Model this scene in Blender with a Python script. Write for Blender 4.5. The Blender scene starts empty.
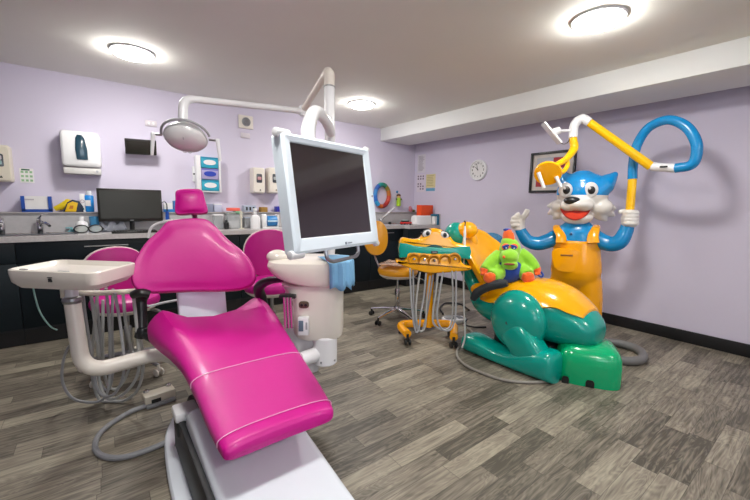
import bpy, bmesh, math, random
from mathutils import Matrix, Vector, Euler
PI = math.pi
V = Vector
scn = bpy.context.scene
COL = scn.collection
random.seed(7)

# ------------------------------------------------------------------ camera, world, exposure
CAM = V((0, 0, 1.22))
# camera axes in the room's frame (x along the back wall, y towards it, z up)
RX = V((0.79627857, -0.6047262, 0.01570555))
UP = V((0.06303234, 0.1087637, 0.99206723))
BK = V((-0.60163724, -0.78897191, 0.12472351))
FPX = 362.7
cam_data = bpy.data.cameras.new('camera')
cam_data.sensor_width = 36
cam_data.lens = FPX / 750 * 36
cam_data.clip_start = 0.02
cam = bpy.data.objects.new('camera', cam_data)
COL.objects.link(cam)
m4 = Matrix((RX, UP, BK)).transposed().to_4x4()
m4.translation = CAM
cam.matrix_world = m4
scn.camera = cam

w = bpy.data.worlds.new('world')
scn.world = w
w.use_nodes = True
w.node_tree.nodes['Background'].inputs[0].default_value = (0.8, 0.85, 1, 1)
w.node_tree.nodes['Background'].inputs[1].default_value = 0.15
vs = scn.view_settings
vs.view_transform = 'Standard'
vs.look = 'None'
vs.gamma = 1
vs.use_curve_mapping = False
vs.exposure = 1.05
LAMP_E = 65.0


def ray(px, py):
    return RX * ((px - 375) / FPX) + UP * (-(py - 250) / FPX) - BK


def at(px, py, d):
    """a point of the room that lies d metres in front of the lens plane"""
    return CAM + ray(px, py) * d


def on(ax, val, px, py):
    r = ray(px, py)
    return CAM + r * ((val - CAM[ax]) / r[ax])


# ------------------------------------------------------------------ materials
def lin(c):
    return c / 12.92 if c <= 0.04045 else ((c + 0.055) / 1.055) ** 2.4


def rgb(h):
    return tuple(lin(int(h[i:i + 2], 16) / 255) for i in (0, 2, 4)) + (1,)


# added fill light, as daylight through an unseen assumed window behind the camera
dl = bpy.data.lights.new('added_daylight', 'AREA')
dl.shape = 'RECTANGLE'
dl.size, dl.size_y = 1.5, 1.1
dl.energy = 9
dl.color = (0.80, 0.90, 1.0)
dlo = bpy.data.objects.new('added_daylight', dl)
COL.objects.link(dlo)
dlo.location = (-0.2, -2.46, 1.55)
dlo.rotation_euler = (math.pi / 2, 0, 0)
MATS = {}


def mat(name, h, rough=0.5, metal=0.0, coat=0.0, var=0.06, scale=12, bump=0.0, emit=0, spec=0.5, alpha=1, trans=0, sheen=0):
    if name in MATS:
        return MATS[name]
    m = bpy.data.materials.new(name)
    m.use_nodes = True
    nt = m.node_tree
    b = nt.nodes['Principled BSDF']
    c = rgb(h) if isinstance(h, str) else h
    tc = nt.nodes.new('ShaderNodeTexCoord')
    nz = nt.nodes.new('ShaderNodeTexNoise')
    nz.inputs['Scale'].default_value = scale
    nz.inputs['Detail'].default_value = 4
    nt.links.new(tc.outputs['Object'], nz.inputs['Vector'])
    mx = nt.nodes.new('ShaderNodeMix')
    mx.data_type = 'RGBA'
    mx.inputs['A'].default_value = tuple(max(0, x * (1 - var)) for x in c[:3]) + (1,)
    mx.inputs['B'].default_value = tuple(min(1, x * (1 + var)) for x in c[:3]) + (1,)
    nt.links.new(nz.outputs['Fac'], mx.inputs['Factor'])
    nt.links.new(mx.outputs['Result'], b.inputs['Base Color'])
    b.inputs['Roughness'].default_value = rough
    b.inputs['Metallic'].default_value = metal
    b.inputs['Coat Weight'].default_value = coat
    b.inputs['Coat Roughness'].default_value = 0.06
    b.inputs['Specular IOR Level'].default_value = spec
    b.inputs['Alpha'].default_value = alpha
    b.inputs['Transmission Weight'].default_value = trans
    b.inputs['Sheen Weight'].default_value = sheen
    if emit:
        nt.links.new(mx.outputs['Result'], b.inputs['Emission Color'])
        b.inputs['Emission Strength'].default_value = emit
    if bump:
        n2 = nt.nodes.new('ShaderNodeTexNoise')
        n2.inputs['Scale'].default_value = scale * 12
        nt.links.new(tc.outputs['Object'], n2.inputs['Vector'])
        bp = nt.nodes.new('ShaderNodeBump')
        bp.inputs['Strength'].default_value = bump
        bp.inputs['Distance'].default_value = 0.002
        nt.links.new(n2.outputs['Fac'], bp.inputs['Height'])
        nt.links.new(bp.outputs['Normal'], b.inputs['Normal'])
    MATS[name] = m
    return m


def plank_mat():
    m = bpy.data.materials.new('vinyl_planks')
    m.use_nodes = True
    nt = m.node_tree
    N = nt.nodes.new
    L = nt.links.new
    b = nt.nodes['Principled BSDF']

    def mth(op, a, c=None):
        n = N('ShaderNodeMath')
        n.operation = op
        for i, v in enumerate((a, c)):
            if v is None:
                continue
            if isinstance(v, (int, float)):
                n.inputs[i].default_value = v
            else:
                L(v, n.inputs[i])
        return n.outputs[0]
    tc = N('ShaderNodeTexCoord')
    sp = N('ShaderNodeSeparateXYZ')
    L(tc.outputs['Object'], sp.inputs[0])
    PW, PL = 0.105, 0.5
    yy = mth('DIVIDE', sp.outputs[1], PW)
    row = mth('FLOOR', yy)
    wn = N('ShaderNodeTexWhiteNoise')
    wn.noise_dimensions = '1D'
    L(row, wn.inputs['W'])
    xx = mth('ADD', mth('DIVIDE', sp.outputs[0], PL), mth('MULTIPLY', wn.outputs['Value'], 5))
    col = mth('FLOOR', xx)
    cb = N('ShaderNodeCombineXYZ')
    L(row, cb.inputs[0])
    L(col, cb.inputs[1])
    w2 = N('ShaderNodeTexWhiteNoise')
    w2.noise_dimensions = '2D'
    L(cb.outputs[0], w2.inputs['Vector'])
    # wood figure, shifted for each plank
    cell = N('ShaderNodeVectorMath')
    cell.operation = 'MULTIPLY_ADD'
    L(w2.outputs['Color'], cell.inputs[0])
    cell.inputs[1].default_value = (9, 9, 9)
    L(tc.outputs['Object'], cell.inputs[2])
    mp = N('ShaderNodeMapping')
    mp.inputs['Scale'].default_value = (1.6, 9, 1)
    L(cell.outputs[0], mp.inputs[0])
    n1 = N('ShaderNodeTexNoise')
    n1.inputs['Scale'].default_value = 1.4
    n1.inputs['Detail'].default_value = 2
    n1.inputs['Distortion'].default_value = 1.2
    L(mp.outputs[0], n1.inputs['Vector'])
    rings = mth('SINE', mth('MULTIPLY', n1.outputs['Fac'], 75))
    mp2 = N('ShaderNodeMapping')
    mp2.inputs['Scale'].default_value = (5, 70, 1)
    L(cell.outputs[0], mp2.inputs[0])
    n2 = N('ShaderNodeTexNoise')
    n2.inputs['Scale'].default_value = 1
    n2.inputs['Detail'].default_value = 6
    L(mp2.outputs[0], n2.inputs['Vector'])
    g = mth('ADD', mth('MULTIPLY', rings, 0.10), mth('MULTIPLY', mth('SUBTRACT', n2.outputs['Fac'], 0.5), 1.3))
    n3 = N('ShaderNodeTexNoise')
    n3.inputs['Scale'].default_value = 5
    L(cell.outputs[0], n3.inputs['Vector'])
    tone = mth('ADD', mth('MULTIPLY', w2.outputs['Value'], 0.6), mth('ADD', g, mth('MULTIPLY', mth('SUBTRACT', n3.outputs['Fac'], 0.3), 0.45)))
    rp = N('ShaderNodeValToRGB')
    e = rp.color_ramp.elements
    e[0].position = 0.0
    e[0].color = rgb('4c473d')
    e[1].position = 1.0
    e[1].color = rgb('a69f8c')
    k = rp.color_ramp.elements.new(0.45)
    k.color = rgb('7e7669')
    L(tone, rp.inputs[0])
    fy = mth('FRACT', yy)
    fx = mth('FRACT', xx)
    gy = mth('LESS_THAN', mth('MINIMUM', fy, mth('SUBTRACT', 1, fy)), 0.012)
    gx = mth('LESS_THAN', mth('MINIMUM', fx, mth('SUBTRACT', 1, fx)), 0.003)
    gap = mth('MAXIMUM', gy, gx)
    mx = N('ShaderNodeMix')
    mx.data_type = 'RGBA'
    L(mth('MULTIPLY', gap, 0.6), mx.inputs['Factor'])
    L(rp.outputs[0], mx.inputs['A'])
    mx.inputs['B'].default_value = rgb('38332c')
    L(mx.outputs['Result'], b.inputs['Base Color'])
    b.inputs['Roughness'].default_value = 0.48
    bp = N('ShaderNodeBump')
    bp.inputs['Strength'].default_value = 0.12
    bp.inputs['Distance'].default_value = 0.002
    L(g, bp.inputs['Height'])
    L(bp.outputs[0], b.inputs['Normal'])
    return m


def banded(name, fn_stops, axis=2, rough=0.25, coat=0.5, soft=0.0):
    """colours along one object axis: a thing painted in bands. fn_stops = [(pos, hex), ...] over the 0..1 generated range"""
    m = bpy.data.materials.new(name)
    m.use_nodes = True
    nt = m.node_tree
    b = nt.nodes['Principled BSDF']
    tc = nt.nodes.new('ShaderNodeTexCoord')
    sp = nt.nodes.new('ShaderNodeSeparateXYZ')
    nt.links.new(tc.outputs['Generated'], sp.inputs[0])
    rp = nt.nodes.new('ShaderNodeValToRGB')
    rp.color_ramp.interpolation = 'CONSTANT' if not soft else 'LINEAR'
    els = rp.color_ramp.elements
    els[0].position, els[0].color = fn_stops[0][0], rgb(fn_stops[0][1])
    els[1].position, els[1].color = fn_stops[1][0], rgb(fn_stops[1][1])
    for p, h in fn_stops[2:]:
        e = els.new(p)
        e.color = rgb(h)
    nt.links.new(sp.outputs[axis], rp.inputs[0])
    nt.links.new(rp.outputs[0], b.inputs['Base Color'])
    b.inputs['Roughness'].default_value = rough
    b.inputs['Coat Weight'].default_value = coat
    return m


# ------------------------------------------------------------------ mesh builder
def frame(loc, x=None, z=None, y=None):
    """matrix with given local axes"""
    if x is not None and z is not None:
        z = V(z).normalized()
        x = V(x)
        x = (x - z * x.dot(z)).normalized()
        y = z.cross(x)
    elif z is not None and y is not None:
        z = V(z).normalized()
        y = V(y)
        y = (y - z * y.dot(z)).normalized()
        x = y.cross(z)
    m = Matrix((x, y, z)).transposed().to_4x4()
    m.translation = V(loc)
    return m


def T(x, y, z):
    return Matrix.Translation((x, y, z))


def RZ(a):
    return Matrix.Rotation(a, 4, 'Z')


def RXm(a):
    return Matrix.Rotation(a, 4, 'X')


def RYm(a):
    return Matrix.Rotation(a, 4, 'Y')


def catmull(pts, k=8, closed=False):
    pts = [V(p) for p in pts]
    n = len(pts)
    if n < 3:
        return pts
    out = []
    rng = range(n if closed else n - 1)
    for i in rng:
        if closed:
            p0, p1, p2, p3 = pts[(i - 1) % n], pts[i], pts[(i + 1) % n], pts[(i + 2) % n]
        else:
            p0 = pts[i - 1] if i else pts[0] * 2 - pts[1]
            p1, p2 = pts[i], pts[i + 1]
            p3 = pts[i + 2] if i + 2 < n else pts[-1] * 2 - pts[-2]
        for j in range(k):
            t = j / k
            out.append(0.5 * ((2 * p1) + (p2 - p0) * t + (2 * p0 - 5 * p1 + 4 * p2 - p3) * t * t + (3 * p1 - p0 - 3 * p2 + p3) * t ** 3))
    if not closed:
        out.append(pts[-1])
    return out


def fillet(pts, r, k=6):
    """polyline with rounded corners"""
    pts = [V(p) for p in pts]
    out = [pts[0]]
    for i in range(1, len(pts) - 1):
        a, b, c = pts[i - 1], pts[i], pts[i + 1]
        rr = min(r, (a - b).length * 0.49, (c - b).length * 0.49)
        p, q = b + (a - b).normalized() * rr, b + (c - b).normalized() * rr
        for j in range(k + 1):
            t = j / k
            out.append(p * (1 - t) ** 2 + b * 2 * t * (1 - t) + q * t * t)
    out.append(pts[-1])
    return out


def superloop(hx, hy, n=24, e=2.6):
    out = []
    for i in range(n):
        a = 2 * PI * i / n
        c, s = math.cos(a), math.sin(a)
        out.append((hx * math.copysign(abs(c) ** (2 / e), c), hy * math.copysign(abs(s) ** (2 / e), s)))
    return out


def rrect(w_, h_, r, k=5):
    out = []
    for cx, cy, a0 in ((w_ / 2 - r, h_ / 2 - r, 0), (-w_ / 2 + r, h_ / 2 - r, PI / 2), (-w_ / 2 + r, -h_ / 2 + r, PI), (w_ / 2 - r, -h_ / 2 + r, 1.5 * PI)):
        for i in range(k + 1):
            a = a0 + PI / 2 * i / k
            out.append((cx + r * math.cos(a), cy + r * math.sin(a)))
    return out


class G:
    def __init__(s):
        s.v = []
        s.f = []
        s.mi = []
        s.cur = 0

    def add(s, vs_, fs, M=None):
        o = len(s.v)
        for p in vs_:
            p = V(p)
            s.v.append(M @ p if M is not None else p)
        for f in fs:
            s.f.append([i + o for i in f])
            s.mi.append(s.cur)
        return s

    def loft(s, rings, cap=True, closed=False, M=None):
        n = len(rings[0])
        vv = [p for r in rings for p in r]
        ff = []
        m = len(rings)
        for i in range(m if closed else m - 1):
            a, b = i * n, ((i + 1) % m) * n
            for j in range(n):
                k = (j + 1) % n
                ff.append([a + j, a + k, b + k, b + j])
        if cap and not closed:
            ff.append(list(range(n))[::-1])
            ff.append([(m - 1) * n + j for j in range(n)])
        return s.add(vv, ff, M)

    def tube(s, pts, r, n=12, closed=False, flat=None):
        pts = [V(p) for p in pts]
        m = len(pts)
        rs = r if isinstance(r, (list, tuple)) else [r] * m
        if len(rs) != m:
            q = []
            for i in range(m):
                t = i / (m - 1) * (len(rs) - 1)
                a = min(int(t), len(rs) - 2)
                q.append(rs[a] + (rs[a + 1] - rs[a]) * (t - a))
            rs = q
        rings = []
        up = None
        for i in range(m):
            if closed:
                t = pts[(i + 1) % m] - pts[i - 1]
            else:
                t = pts[min(i + 1, m - 1)] - pts[max(i - 1, 0)]
            if t.length < 1e-9:
                t = V((0, 0, 1))
            t.normalize()
            if up is None:
                up = V((0, 0, 1)) if abs(t.z) < 0.9 else V((1, 0, 0))
            up = (up - t * up.dot(t)).normalized()
            sd = t.cross(up)
            fl = flat or 1
            rings.append([pts[i] + (sd * math.cos(2 * PI * j / n) + up * math.sin(2 * PI * j / n) * fl) * rs[i] for j in range(n)])
        return s.loft(rings, closed=closed)

    def lathe(s, prof, M=None, n=24):
        rings = [[(r * math.cos(2 * PI * j / n), r * math.sin(2 * PI * j / n), z) for j in range(n)] for r, z in prof]
        return s.loft(rings, M=M)

    def cyl(s, a, b, r, n=20, r2=None, bev=0.0):
        a, b = V(a), V(b)
        d = b - a
        z = d.normalized()
        x = V((1, 0, 0)) if abs(z.x) < 0.9 else V((0, 1, 0))
        L_ = d.length
        r2 = r if r2 is None else r2
        pr = [(r, 0), (r2, L_)] if not bev else [(r - bev, 0), (r - bev * .3, bev * .3), (r, bev), (r2, L_ - bev), (r2 - bev * .3, L_ - bev * .3), (r2 - bev, L_)]
        return s.lathe(pr, frame(a, x=x, z=z), n)

    def ell(s, c, r, M=None, n=20, m=12):
        r = (r, r, r) if isinstance(r, (int, float)) else r
        rings = []
        for i in range(m + 1):
            a = -PI / 2 + PI * i / m
            k = max(math.cos(a), 0.004)
            rings.append([(c[0] + r[0] * k * math.cos(2 * PI * j / n), c[1] + r[1] * k * math.sin(2 * PI * j / n), c[2] + r[2] * math.sin(a)) for j in range(n)])
        return s.loft(rings, M=M)

    def box(s, c, sz, r=0.0, M=None, seg=2):
        bm = bmesh.new()
        bmesh.ops.create_cube(bm, size=1)
        for v in bm.verts:
            v.co = V((v.co.x * sz[0], v.co.y * sz[1], v.co.z * sz[2]))
        if r > 0:
            bmesh.ops.bevel(bm, geom=list(bm.edges), offset=min(r, min(sz) * 0.49), segments=seg, profile=0.5, affect='EDGES')
        vv = [v.co + V(c) for v in bm.verts]
        bm.verts.index_update()
        ff = [[v.index for v in f.verts] for f in bm.faces]
        bm.free()
        return s.add(vv, ff, M)

    def prism(s, outline, z0, z1, r=0.0, M=None, k=3):
        """extruded outline with rounded top and bottom edges"""
        n = len(outline)
        cx = sum(p[0] for p in outline) / n
        cy = sum(p[1] for p in outline) / n
        nr = []
        sgn = 1 if sum(outline[i - 1][0] * outline[i][1] - outline[i][0] * outline[i - 1][1] for i in range(n)) > 0 else -1
        for i in range(n):
            a, b = outline[i - 1], outline[(i + 1) % n]
            tx, ty = b[0] - a[0], b[1] - a[1]
            l = math.hypot(tx, ty) or 1
            nx, ny = ty / l, -tx / l
            nx, ny = nx * sgn, ny * sgn
            nr.append((nx, ny))
        rings = []

        def ring(ins, z):
            rings.append([(p[0] - q[0] * ins, p[1] - q[1] * ins, z) for p, q in zip(outline, nr)])
        if r:
            for i in range(k + 1):
                a = PI / 2 * i / k
                ring(r * (1 - math.sin(a)), z0 + r * (1 - math.cos(a)))
            for i in range(k + 1):
                a = PI / 2 * i / k
                ring(r * (1 - math.cos(a)), z1 - r * (1 - math.sin(a)))
        else:
            ring(0, z0)
            ring(0, z1)
        return s.loft(rings, M=M)

    def cushion(s, outline, t, M=None, crown=0.3, warp=None, back=True):
        """padded slab: outline in the local xy plane, thickness along z, softly crowned face"""
        n = len(outline)
        cx = sum(p[0] for p in outline) / n
        cy = sum(p[1] for p in outline) / n
        prof = []
        for i in range(7):
            a = -PI / 2 + PI / 2 * i / 6
            prof.append((1 - 0.5 * t * (1 - math.cos(a)) / 0.25 * 0.35, 0.5 * t * math.sin(a)))
        top = []
        for i in range(1, 7):
            a = PI / 2 * i / 6
            top.append((1 - 0.5 * t * (1 - math.cos(a)) / 0.25 * 0.35, 0.5 * t * math.sin(a)))
        rings = []
        b0 = prof[0][0]
        if back:
            for q in (0.02, 0.5):
                rings.append((b0 * q, -0.5 * t))
        rings += prof + top
        t0 = top[-1][0]
        for q in (0.97, 0.93, 0.88, 0.8, 0.7, 0.55, 0.4, 0.22, 0.02):
            rings.append((t0 * q, 0.5 * t))
        hx = max(abs(p[0] - cx) for p in outline)
        hy = max(abs(p[1] - cy) for p in outline)
        out = []
        for sc, z in rings:
            rr = []
            for p in outline:
                q = V((cx + (p[0] - cx) * sc, cy + (p[1] - cy) * sc, z))
                if z >= 0.499 * t:
                    ex, ey = (q.x - cx) / hx, (q.y - cy) / hy
                    f = min(1, max(0, (t0 - sc) / (0.3 * t0)))
                    q.z += crown * t * max(0, 1 - ex * ex) * max(0, 1 - ey * ey) * f * f * (3 - 2 * f)
                if warp:
                    q = warp(q)
                rr.append(q)
            out.append(rr)
        return s.loft(out, M=M)

    def make(s, name, m, parent=None, remesh=0.0, smooth=30, relax=4, origin=None, sub=0):
        me = bpy.data.meshes.new(name)
        vv = s.v
        o = bpy.data.objects.new(name, me)
        if parent is None:
            if origin is None:
                xs = [p.x for p in vv]
                ys = [p.y for p in vv]
                zs = [p.z for p in vv]
                origin = V(((min(xs) + max(xs)) / 2, (min(ys) + max(ys)) / 2, min(zs)))
            Wm = Matrix.Translation(origin)
        else:
            Wm = WM[parent]
            o.parent = parent
        inv = Wm.inverted()
        me.from_pydata([inv @ p for p in vv], [], s.f)
        me.update()
        bm = bmesh.new()
        bm.from_mesh(me)
        bmesh.ops.recalc_face_normals(bm, faces=bm.faces)
        bm.to_mesh(me)
        bm.free()
        ms = m if isinstance(m, (list, tuple)) else [m]
        for q in ms:
            me.materials.append(q)
        if len(ms) > 1 and not remesh:
            me.polygons.foreach_set('material_index', s.mi)
        if parent is None:
            o.matrix_world = Wm
        COL.objects.link(o)
        WM[o] = Wm
        if remesh or sub:
            if remesh:
                md = o.modifiers.new('r', 'REMESH')
                md.mode = 'VOXEL'
                md.voxel_size = remesh
                sm = o.modifiers.new('s', 'SMOOTH')
                sm.factor = 0.5
                sm.iterations = relax
            if sub:
                sd = o.modifiers.new('d', 'SUBSURF')
                sd.levels = sd.render_levels = sub
            dg = bpy.context.evaluated_depsgraph_get()
            new = bpy.data.meshes.new_from_object(o.evaluated_get(dg))
            o.modifiers.clear()
            o.data = new
            me = new
            me.name = name
            if not me.materials:
                for q in ms:
                    me.materials.append(q)
        if smooth:
            me.shade_smooth()
        if smooth and not remesh:
            me.set_sharp_from_angle(angle=math.radians(smooth))
        return o


WM = {}


def tag(o, label, cat, group=None, kind=None):
    o['label'] = label
    o['category'] = cat
    if group:
        o['group'] = group
    if kind:
        o['kind'] = kind
    return o


def thing(name, label, cat, loc, rotz=0, group=None):
    o = bpy.data.objects.new(name, None)
    o.empty_display_size = 0.05
    COL.objects.link(o)
    o.location = loc
    o.rotation_euler = (0, 0, rotz)
    WM[o] = Matrix.Translation(V(loc)) @ RZ(rotz)
    return tag(o, label, cat, group)


def dup(root, loc, rotz, label, name=None):
    def cp(o, par):
        c = o.copy()
        COL.objects.link(c)
        c.parent = par
        for ch in [x for x in COL.objects if x.parent == o]:
            cp(ch, c)
        return c
    r = cp(root, None)
    r.location = loc
    r.rotation_euler = (0, 0, rotz)
    r['label'] = label
    return r


def struct(name, g, m, **k):
    o = g.make(name, m, **k)
    o['kind'] = 'structure'
    return o


def text(name, body, size, M, m, parent=None, extrude=0.0004, bold=0.0):
    """lettering as a mesh; M places its centre, local x along the line, local z out of the face"""
    cu = bpy.data.curves.new(name, 'FONT')
    cu.body = body
    cu.size = size
    cu.align_x = 'CENTER'
    cu.align_y = 'CENTER'
    cu.extrude = extrude
    cu.offset = bold
    tmp = bpy.data.objects.new('tmp', cu)
    COL.objects.link(tmp)
    dg = bpy.context.evaluated_depsgraph_get()
    me = bpy.data.meshes.new_from_object(tmp.evaluated_get(dg))
    bpy.data.objects.remove(tmp)
    g = G()
    g.add([M @ v.co for v in me.vertices], [list(p.vertices) for p in me.polygons])
    bpy.data.meshes.remove(me)
    return g.make(name, m, parent, smooth=0)


# palette
PINK = mat('magenta_vinyl', 'c60088', 0.45, coat=0.05, var=0.04, scale=5, bump=0.08)
PINK2 = mat('deep_magenta_vinyl', 'b80080', 0.45, coat=0.05, var=0.04, scale=5, bump=0.08)
WHITE = mat('white_plastic', 'e6e6e8', 0.3, coat=0.2, var=0.02)
COOL = mat('daylight_tinted_white', 'e6f1fa', 0.32, coat=0.25, var=0.02)  # white plastic with the cool tint of daylight put into its colour
BASEW = mat('base_cover_white', 'dfe5ee', 0.25, coat=0.4, var=0.02)
CREAM = mat('cream_plastic', 'e3dcd2', 0.35, coat=0.2, var=0.02)
CREAM2 = mat('warm_cream_plastic', 'd8d0bf', 0.35, coat=0.2, var=0.03)
GREYP = mat('grey_plastic', '9a9c9f', 0.45, var=0.03)
HOSE = mat('grey_hose', '9c9da0', 0.5, var=0.05, scale=40)
DHOSE = mat('dark_grey_hose', '56575a', 0.5, var=0.08, scale=40)
BLACK = mat('black_plastic', '151618', 0.35, coat=0.2, var=0.2)
SOFTB = mat('soft_black_rubber', '1d1f22', 0.55, var=0.2)
CHROME = mat('chrome', 'd5d5d8', 0.12, metal=1, var=0.02)
STEEL = mat('brushed_steel', 'a8a9ab', 0.3, metal=1, var=0.05)
YEL = mat('yellow_gloss', 'ffb000', 0.2, coat=0.45, var=0.04, scale=4)
YEL2 = mat('amber_gloss', 'fba900', 0.24, coat=0.35, var=0.04, scale=4)
LEMON = mat('lemon_paint', 'ffc400', 0.25, coat=0.4, var=0.03)
TEAL = mat('teal_gloss', '00988a', 0.2, coat=0.3, var=0.05, scale=4)
GREEN = mat('green_gloss', '00a96e', 0.2, coat=0.3, var=0.05, scale=4)
BLUE = mat('sky_blue_gloss', '008acc', 0.24, coat=0.3, var=0.04, scale=4)
CATW = mat('cat_white_gloss', 'e8e5e0', 0.28, coat=0.5, var=0.04, scale=5)
PAPER = mat('paper_white', 'e2e0e0', 0.8, var=0.03)
# ------------------------------------------------------------------ the room
YB, XR, XL, YF, ZC = 4.53, 4.263, -1.7, -2.4, 2.372
LILAC = mat('lilac_paint', 'd1cadd', 0.75, var=0.025, scale=3, bump=0.05)
CEILM = mat('ceiling_paint', 'eceae4', 0.85, var=0.02, scale=3, bump=0.05)
BEAMM = mat('beam_paint', 'e8e9e8', 0.8, var=0.02, scale=3)
struct('floor', G().box(((XL + XR) / 2, (YF + YB) / 2, -0.05), (XR - XL + .2, YB - YF + .2, 0.1)), plank_mat(), smooth=0, origin=V((0, 0, 0)))
struct('ceiling', G().box(((XL + XR) / 2, (YF + YB) / 2, ZC + 0.05), (XR - XL + .2, YB - YF + .2, 0.1)), CEILM, smooth=0)
struct('wall_back', G().box(((XL + XR) / 2, YB + 0.05, ZC / 2), (XR - XL + .2, 0.1, ZC)), LILAC, smooth=0)
struct('wall_right', G().box((XR + 0.05, (YF + YB) / 2, ZC / 2), (0.1, YB - YF, ZC)), LILAC, smooth=0)
struct('wall_left', G().box((XL - 0.05, (YF + YB) / 2, ZC / 2), (0.1, YB - YF, ZC)), mat('low_bounce_grey', '7c7784', 0.75), smooth=0)  # unseen wall, greyed so that it bounces less light onto the left side
g = G()
for a, c, z0, z1 in ((XL - .1, -.95, 0, ZC), (.55, XR + .1, 0, ZC), (-.95, .55, 0, 1.0), (-.95, .55, 2.1, ZC)):
    g.box(((a + c) / 2, YF - .05, (z0 + z1) / 2), (c - a, .1, z1 - z0))
struct('wall_front', g, LILAC, smooth=0)
wf = struct('added_window', G().tube([(-.93, YF - .03, 1.02), (.53, YF - .03, 1.02), (.53, YF - .03, 2.08), (-.93, YF - .03, 2.08)], .03, 4, closed=True), WHITE, smooth=0)  # unseen window, added as a plausible opening for the daylight
G().tube([(-.2, YF - .03, 1.02), (-.2, YF - .03, 2.08)], .02, 4).make('mullion', WHITE, wf, smooth=0)
struct('trim_1', G().box(((3.525 + XR - 0.14) / 2, (YF + YB) / 2, (2.187 + ZC) / 2), (XR - 0.14 - 3.525, YB - YF, ZC - 2.187), 0.004), BEAMM)
BBM = mat('black_skirting', '0d0c10', 0.5, var=0.2)
struct('baseboard_right', G().box((XR - 0.012, (YF + 3.9) / 2, 0.055), (0.024, 3.9 - YF, 0.11), 0.004), BBM)

# boxed ledge behind the worktop
SPL = mat('grey_splash_panel', 'b3b0b2', 0.35, coat=0.2, var=0.12, scale=30)
g = G()
g.box(((XL + XR) / 2, 4.475, 1.0), (XR - XL, 0.11, 0.19))
ledge = struct('trim_2', g, SPL, smooth=0)
lt = G().box(((XL + XR) / 2, 4.47, 1.098), (XR - XL, 0.13, 0.014), 0.003).make('ledge_cap', mat('ledge_cap_grey', 'a9a3a3', 0.4), ledge)
LEDGE = 1.105
struct('trim_3', G().box((XR - 0.01, 4.16, 1.0), (0.02, 0.50, 0.17), 0.003), SPL)

# ------------------------------------------------------------------ round ceiling lights
DIFF = bpy.data.materials.new('lamp_diffuser')
DIFF.use_nodes = True
nt = DIFF.node_tree
b = nt.nodes['Principled BSDF']
b.inputs['Base Color'].default_value = (1, 1, 1, 1)
b.inputs['Emission Color'].default_value = (1.0, 0.985, 0.93, 1)
b.inputs['Emission Strength'].default_value = LAMP_E


def ceiling_light(x, y, label):
    t = thing('ceiling_light', label, 'ceiling light', (x, y, ZC), 0, 'round ceiling lights')
    G().lathe([(0.150, ZC), (0.150, ZC - 0.007), (0.146, ZC - 0.013), (0.138, ZC - 0.014), (0.138, ZC)], T(x, y, 0), 40).make('lamp_rim', WHITE, t)
    pr = [(0.136, ZC - 0.004)] + [(0.136 * math.cos(a), ZC - 0.014 - 0.04 * math.sin(a)) for a in [PI / 2 * i / 8 for i in range(8)]] + [(0.002, ZC - 0.055)]
    G().lathe(pr, T(x, y, 0), 40).make('diffuser', DIFF, t)


ceiling_light(0.293, 3.54, 'round white ceiling light above the paper towel dispenser and black wall screen')
ceiling_light(2.50, 3.58, 'round white ceiling light nearest the back corner, beside the beam')
ceiling_light(2.515, 1.08, 'round white ceiling light at upper right, nearest the cat statue')
ceiling_light(0.293, 1.08, 'round white ceiling light straight above the pink dental chair')

ceiling_light(2.515, -1.42, 'unseen round ceiling light added at the right, behind the camera')  # out-of-view lamp, added as a plausible light source
ceiling_light(0.293, -1.42, 'unseen round ceiling light added at the left, behind the camera')  # its unseen left-hand mate, likewise added to light the room

# ------------------------------------------------------------------ base cabinets and worktop
CAB = mat('dark_teal_laminate', '08161d', 0.5, coat=0.0, spec=0.3, var=0.15)
PLI = mat('black_plinth', '0a0a0c', 0.6, var=0.2)
CARC = mat('cabinet_carcass', '1a2026', 0.6, var=0.1)
xs = [XL, -1.18, -0.55, 0.62, 1.22, 1.82, 2.42, 3.02, 3.62, XR]
pos = ['at the far left', 'under the sink', 'under the black computer monitor, two drawers wide', 'behind the magenta chair back', 'behind the right pink stool',
       'behind the white instrument unit', 'just right of the large screen', 'behind the yellow stool', 'in the right corner under the orange box']
for i in range(len(xs) - 1):
    fy = 3.935 if i == len(xs) - 2 else 4.06
    a, c = xs[i], xs[i + 1]
    t = thing('base_cabinet', 'dark blue-black base cabinet ' + pos[i], 'cabinet', ((a + c) / 2, 4.3, 0), 0, 'dark base cabinets along the back wall')
    G().box(((a + c) / 2, (fy + .02 + 4.51) / 2, 0.5), (c - a - 0.002, 4.49 - fy, 0.74)).make('carcass', CARC, t, smooth=0)
    G().box(((a + c) / 2, (fy + .03 + 4.51) / 2, 0.07), (c - a - 0.002, 4.48 - fy, 0.13)).make('plinth', PLI, t, smooth=0)
    spl = [(0.7, 0.86, 1), (0.15, 0.695, 0)]
    for z0, z1, dr in spl:
        d = G().box(((a + c) / 2, fy + .01, (z0 + z1) / 2), (c - a - 0.006, 0.02, z1 - z0), 0.002).make('drawer' if dr else 'door', CAB, t)
        if dr:
            hx = 0.0 if i != 2 else 0.06
            hw = 0.16 if i == 2 else 0.10
            cx = (a + c) / 2 + hx if i != 2 else 0.045
            zz = 0.815
            h = G()
            h.tube([(cx - hw, fy - .025, zz), (cx + hw, fy - .025, zz)], 0.006, 8)
            for q in (-hw * .8, hw * .8):
                h.cyl((cx + q, fy - .025, zz), (cx + q, fy + .002, zz), 0.004, 8)
            h.make('handle', STEEL, d)
WT = mat('grey_worktop', 'b9b4b4', 0.35, coat=0.15, var=0.18, scale=60)
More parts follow.
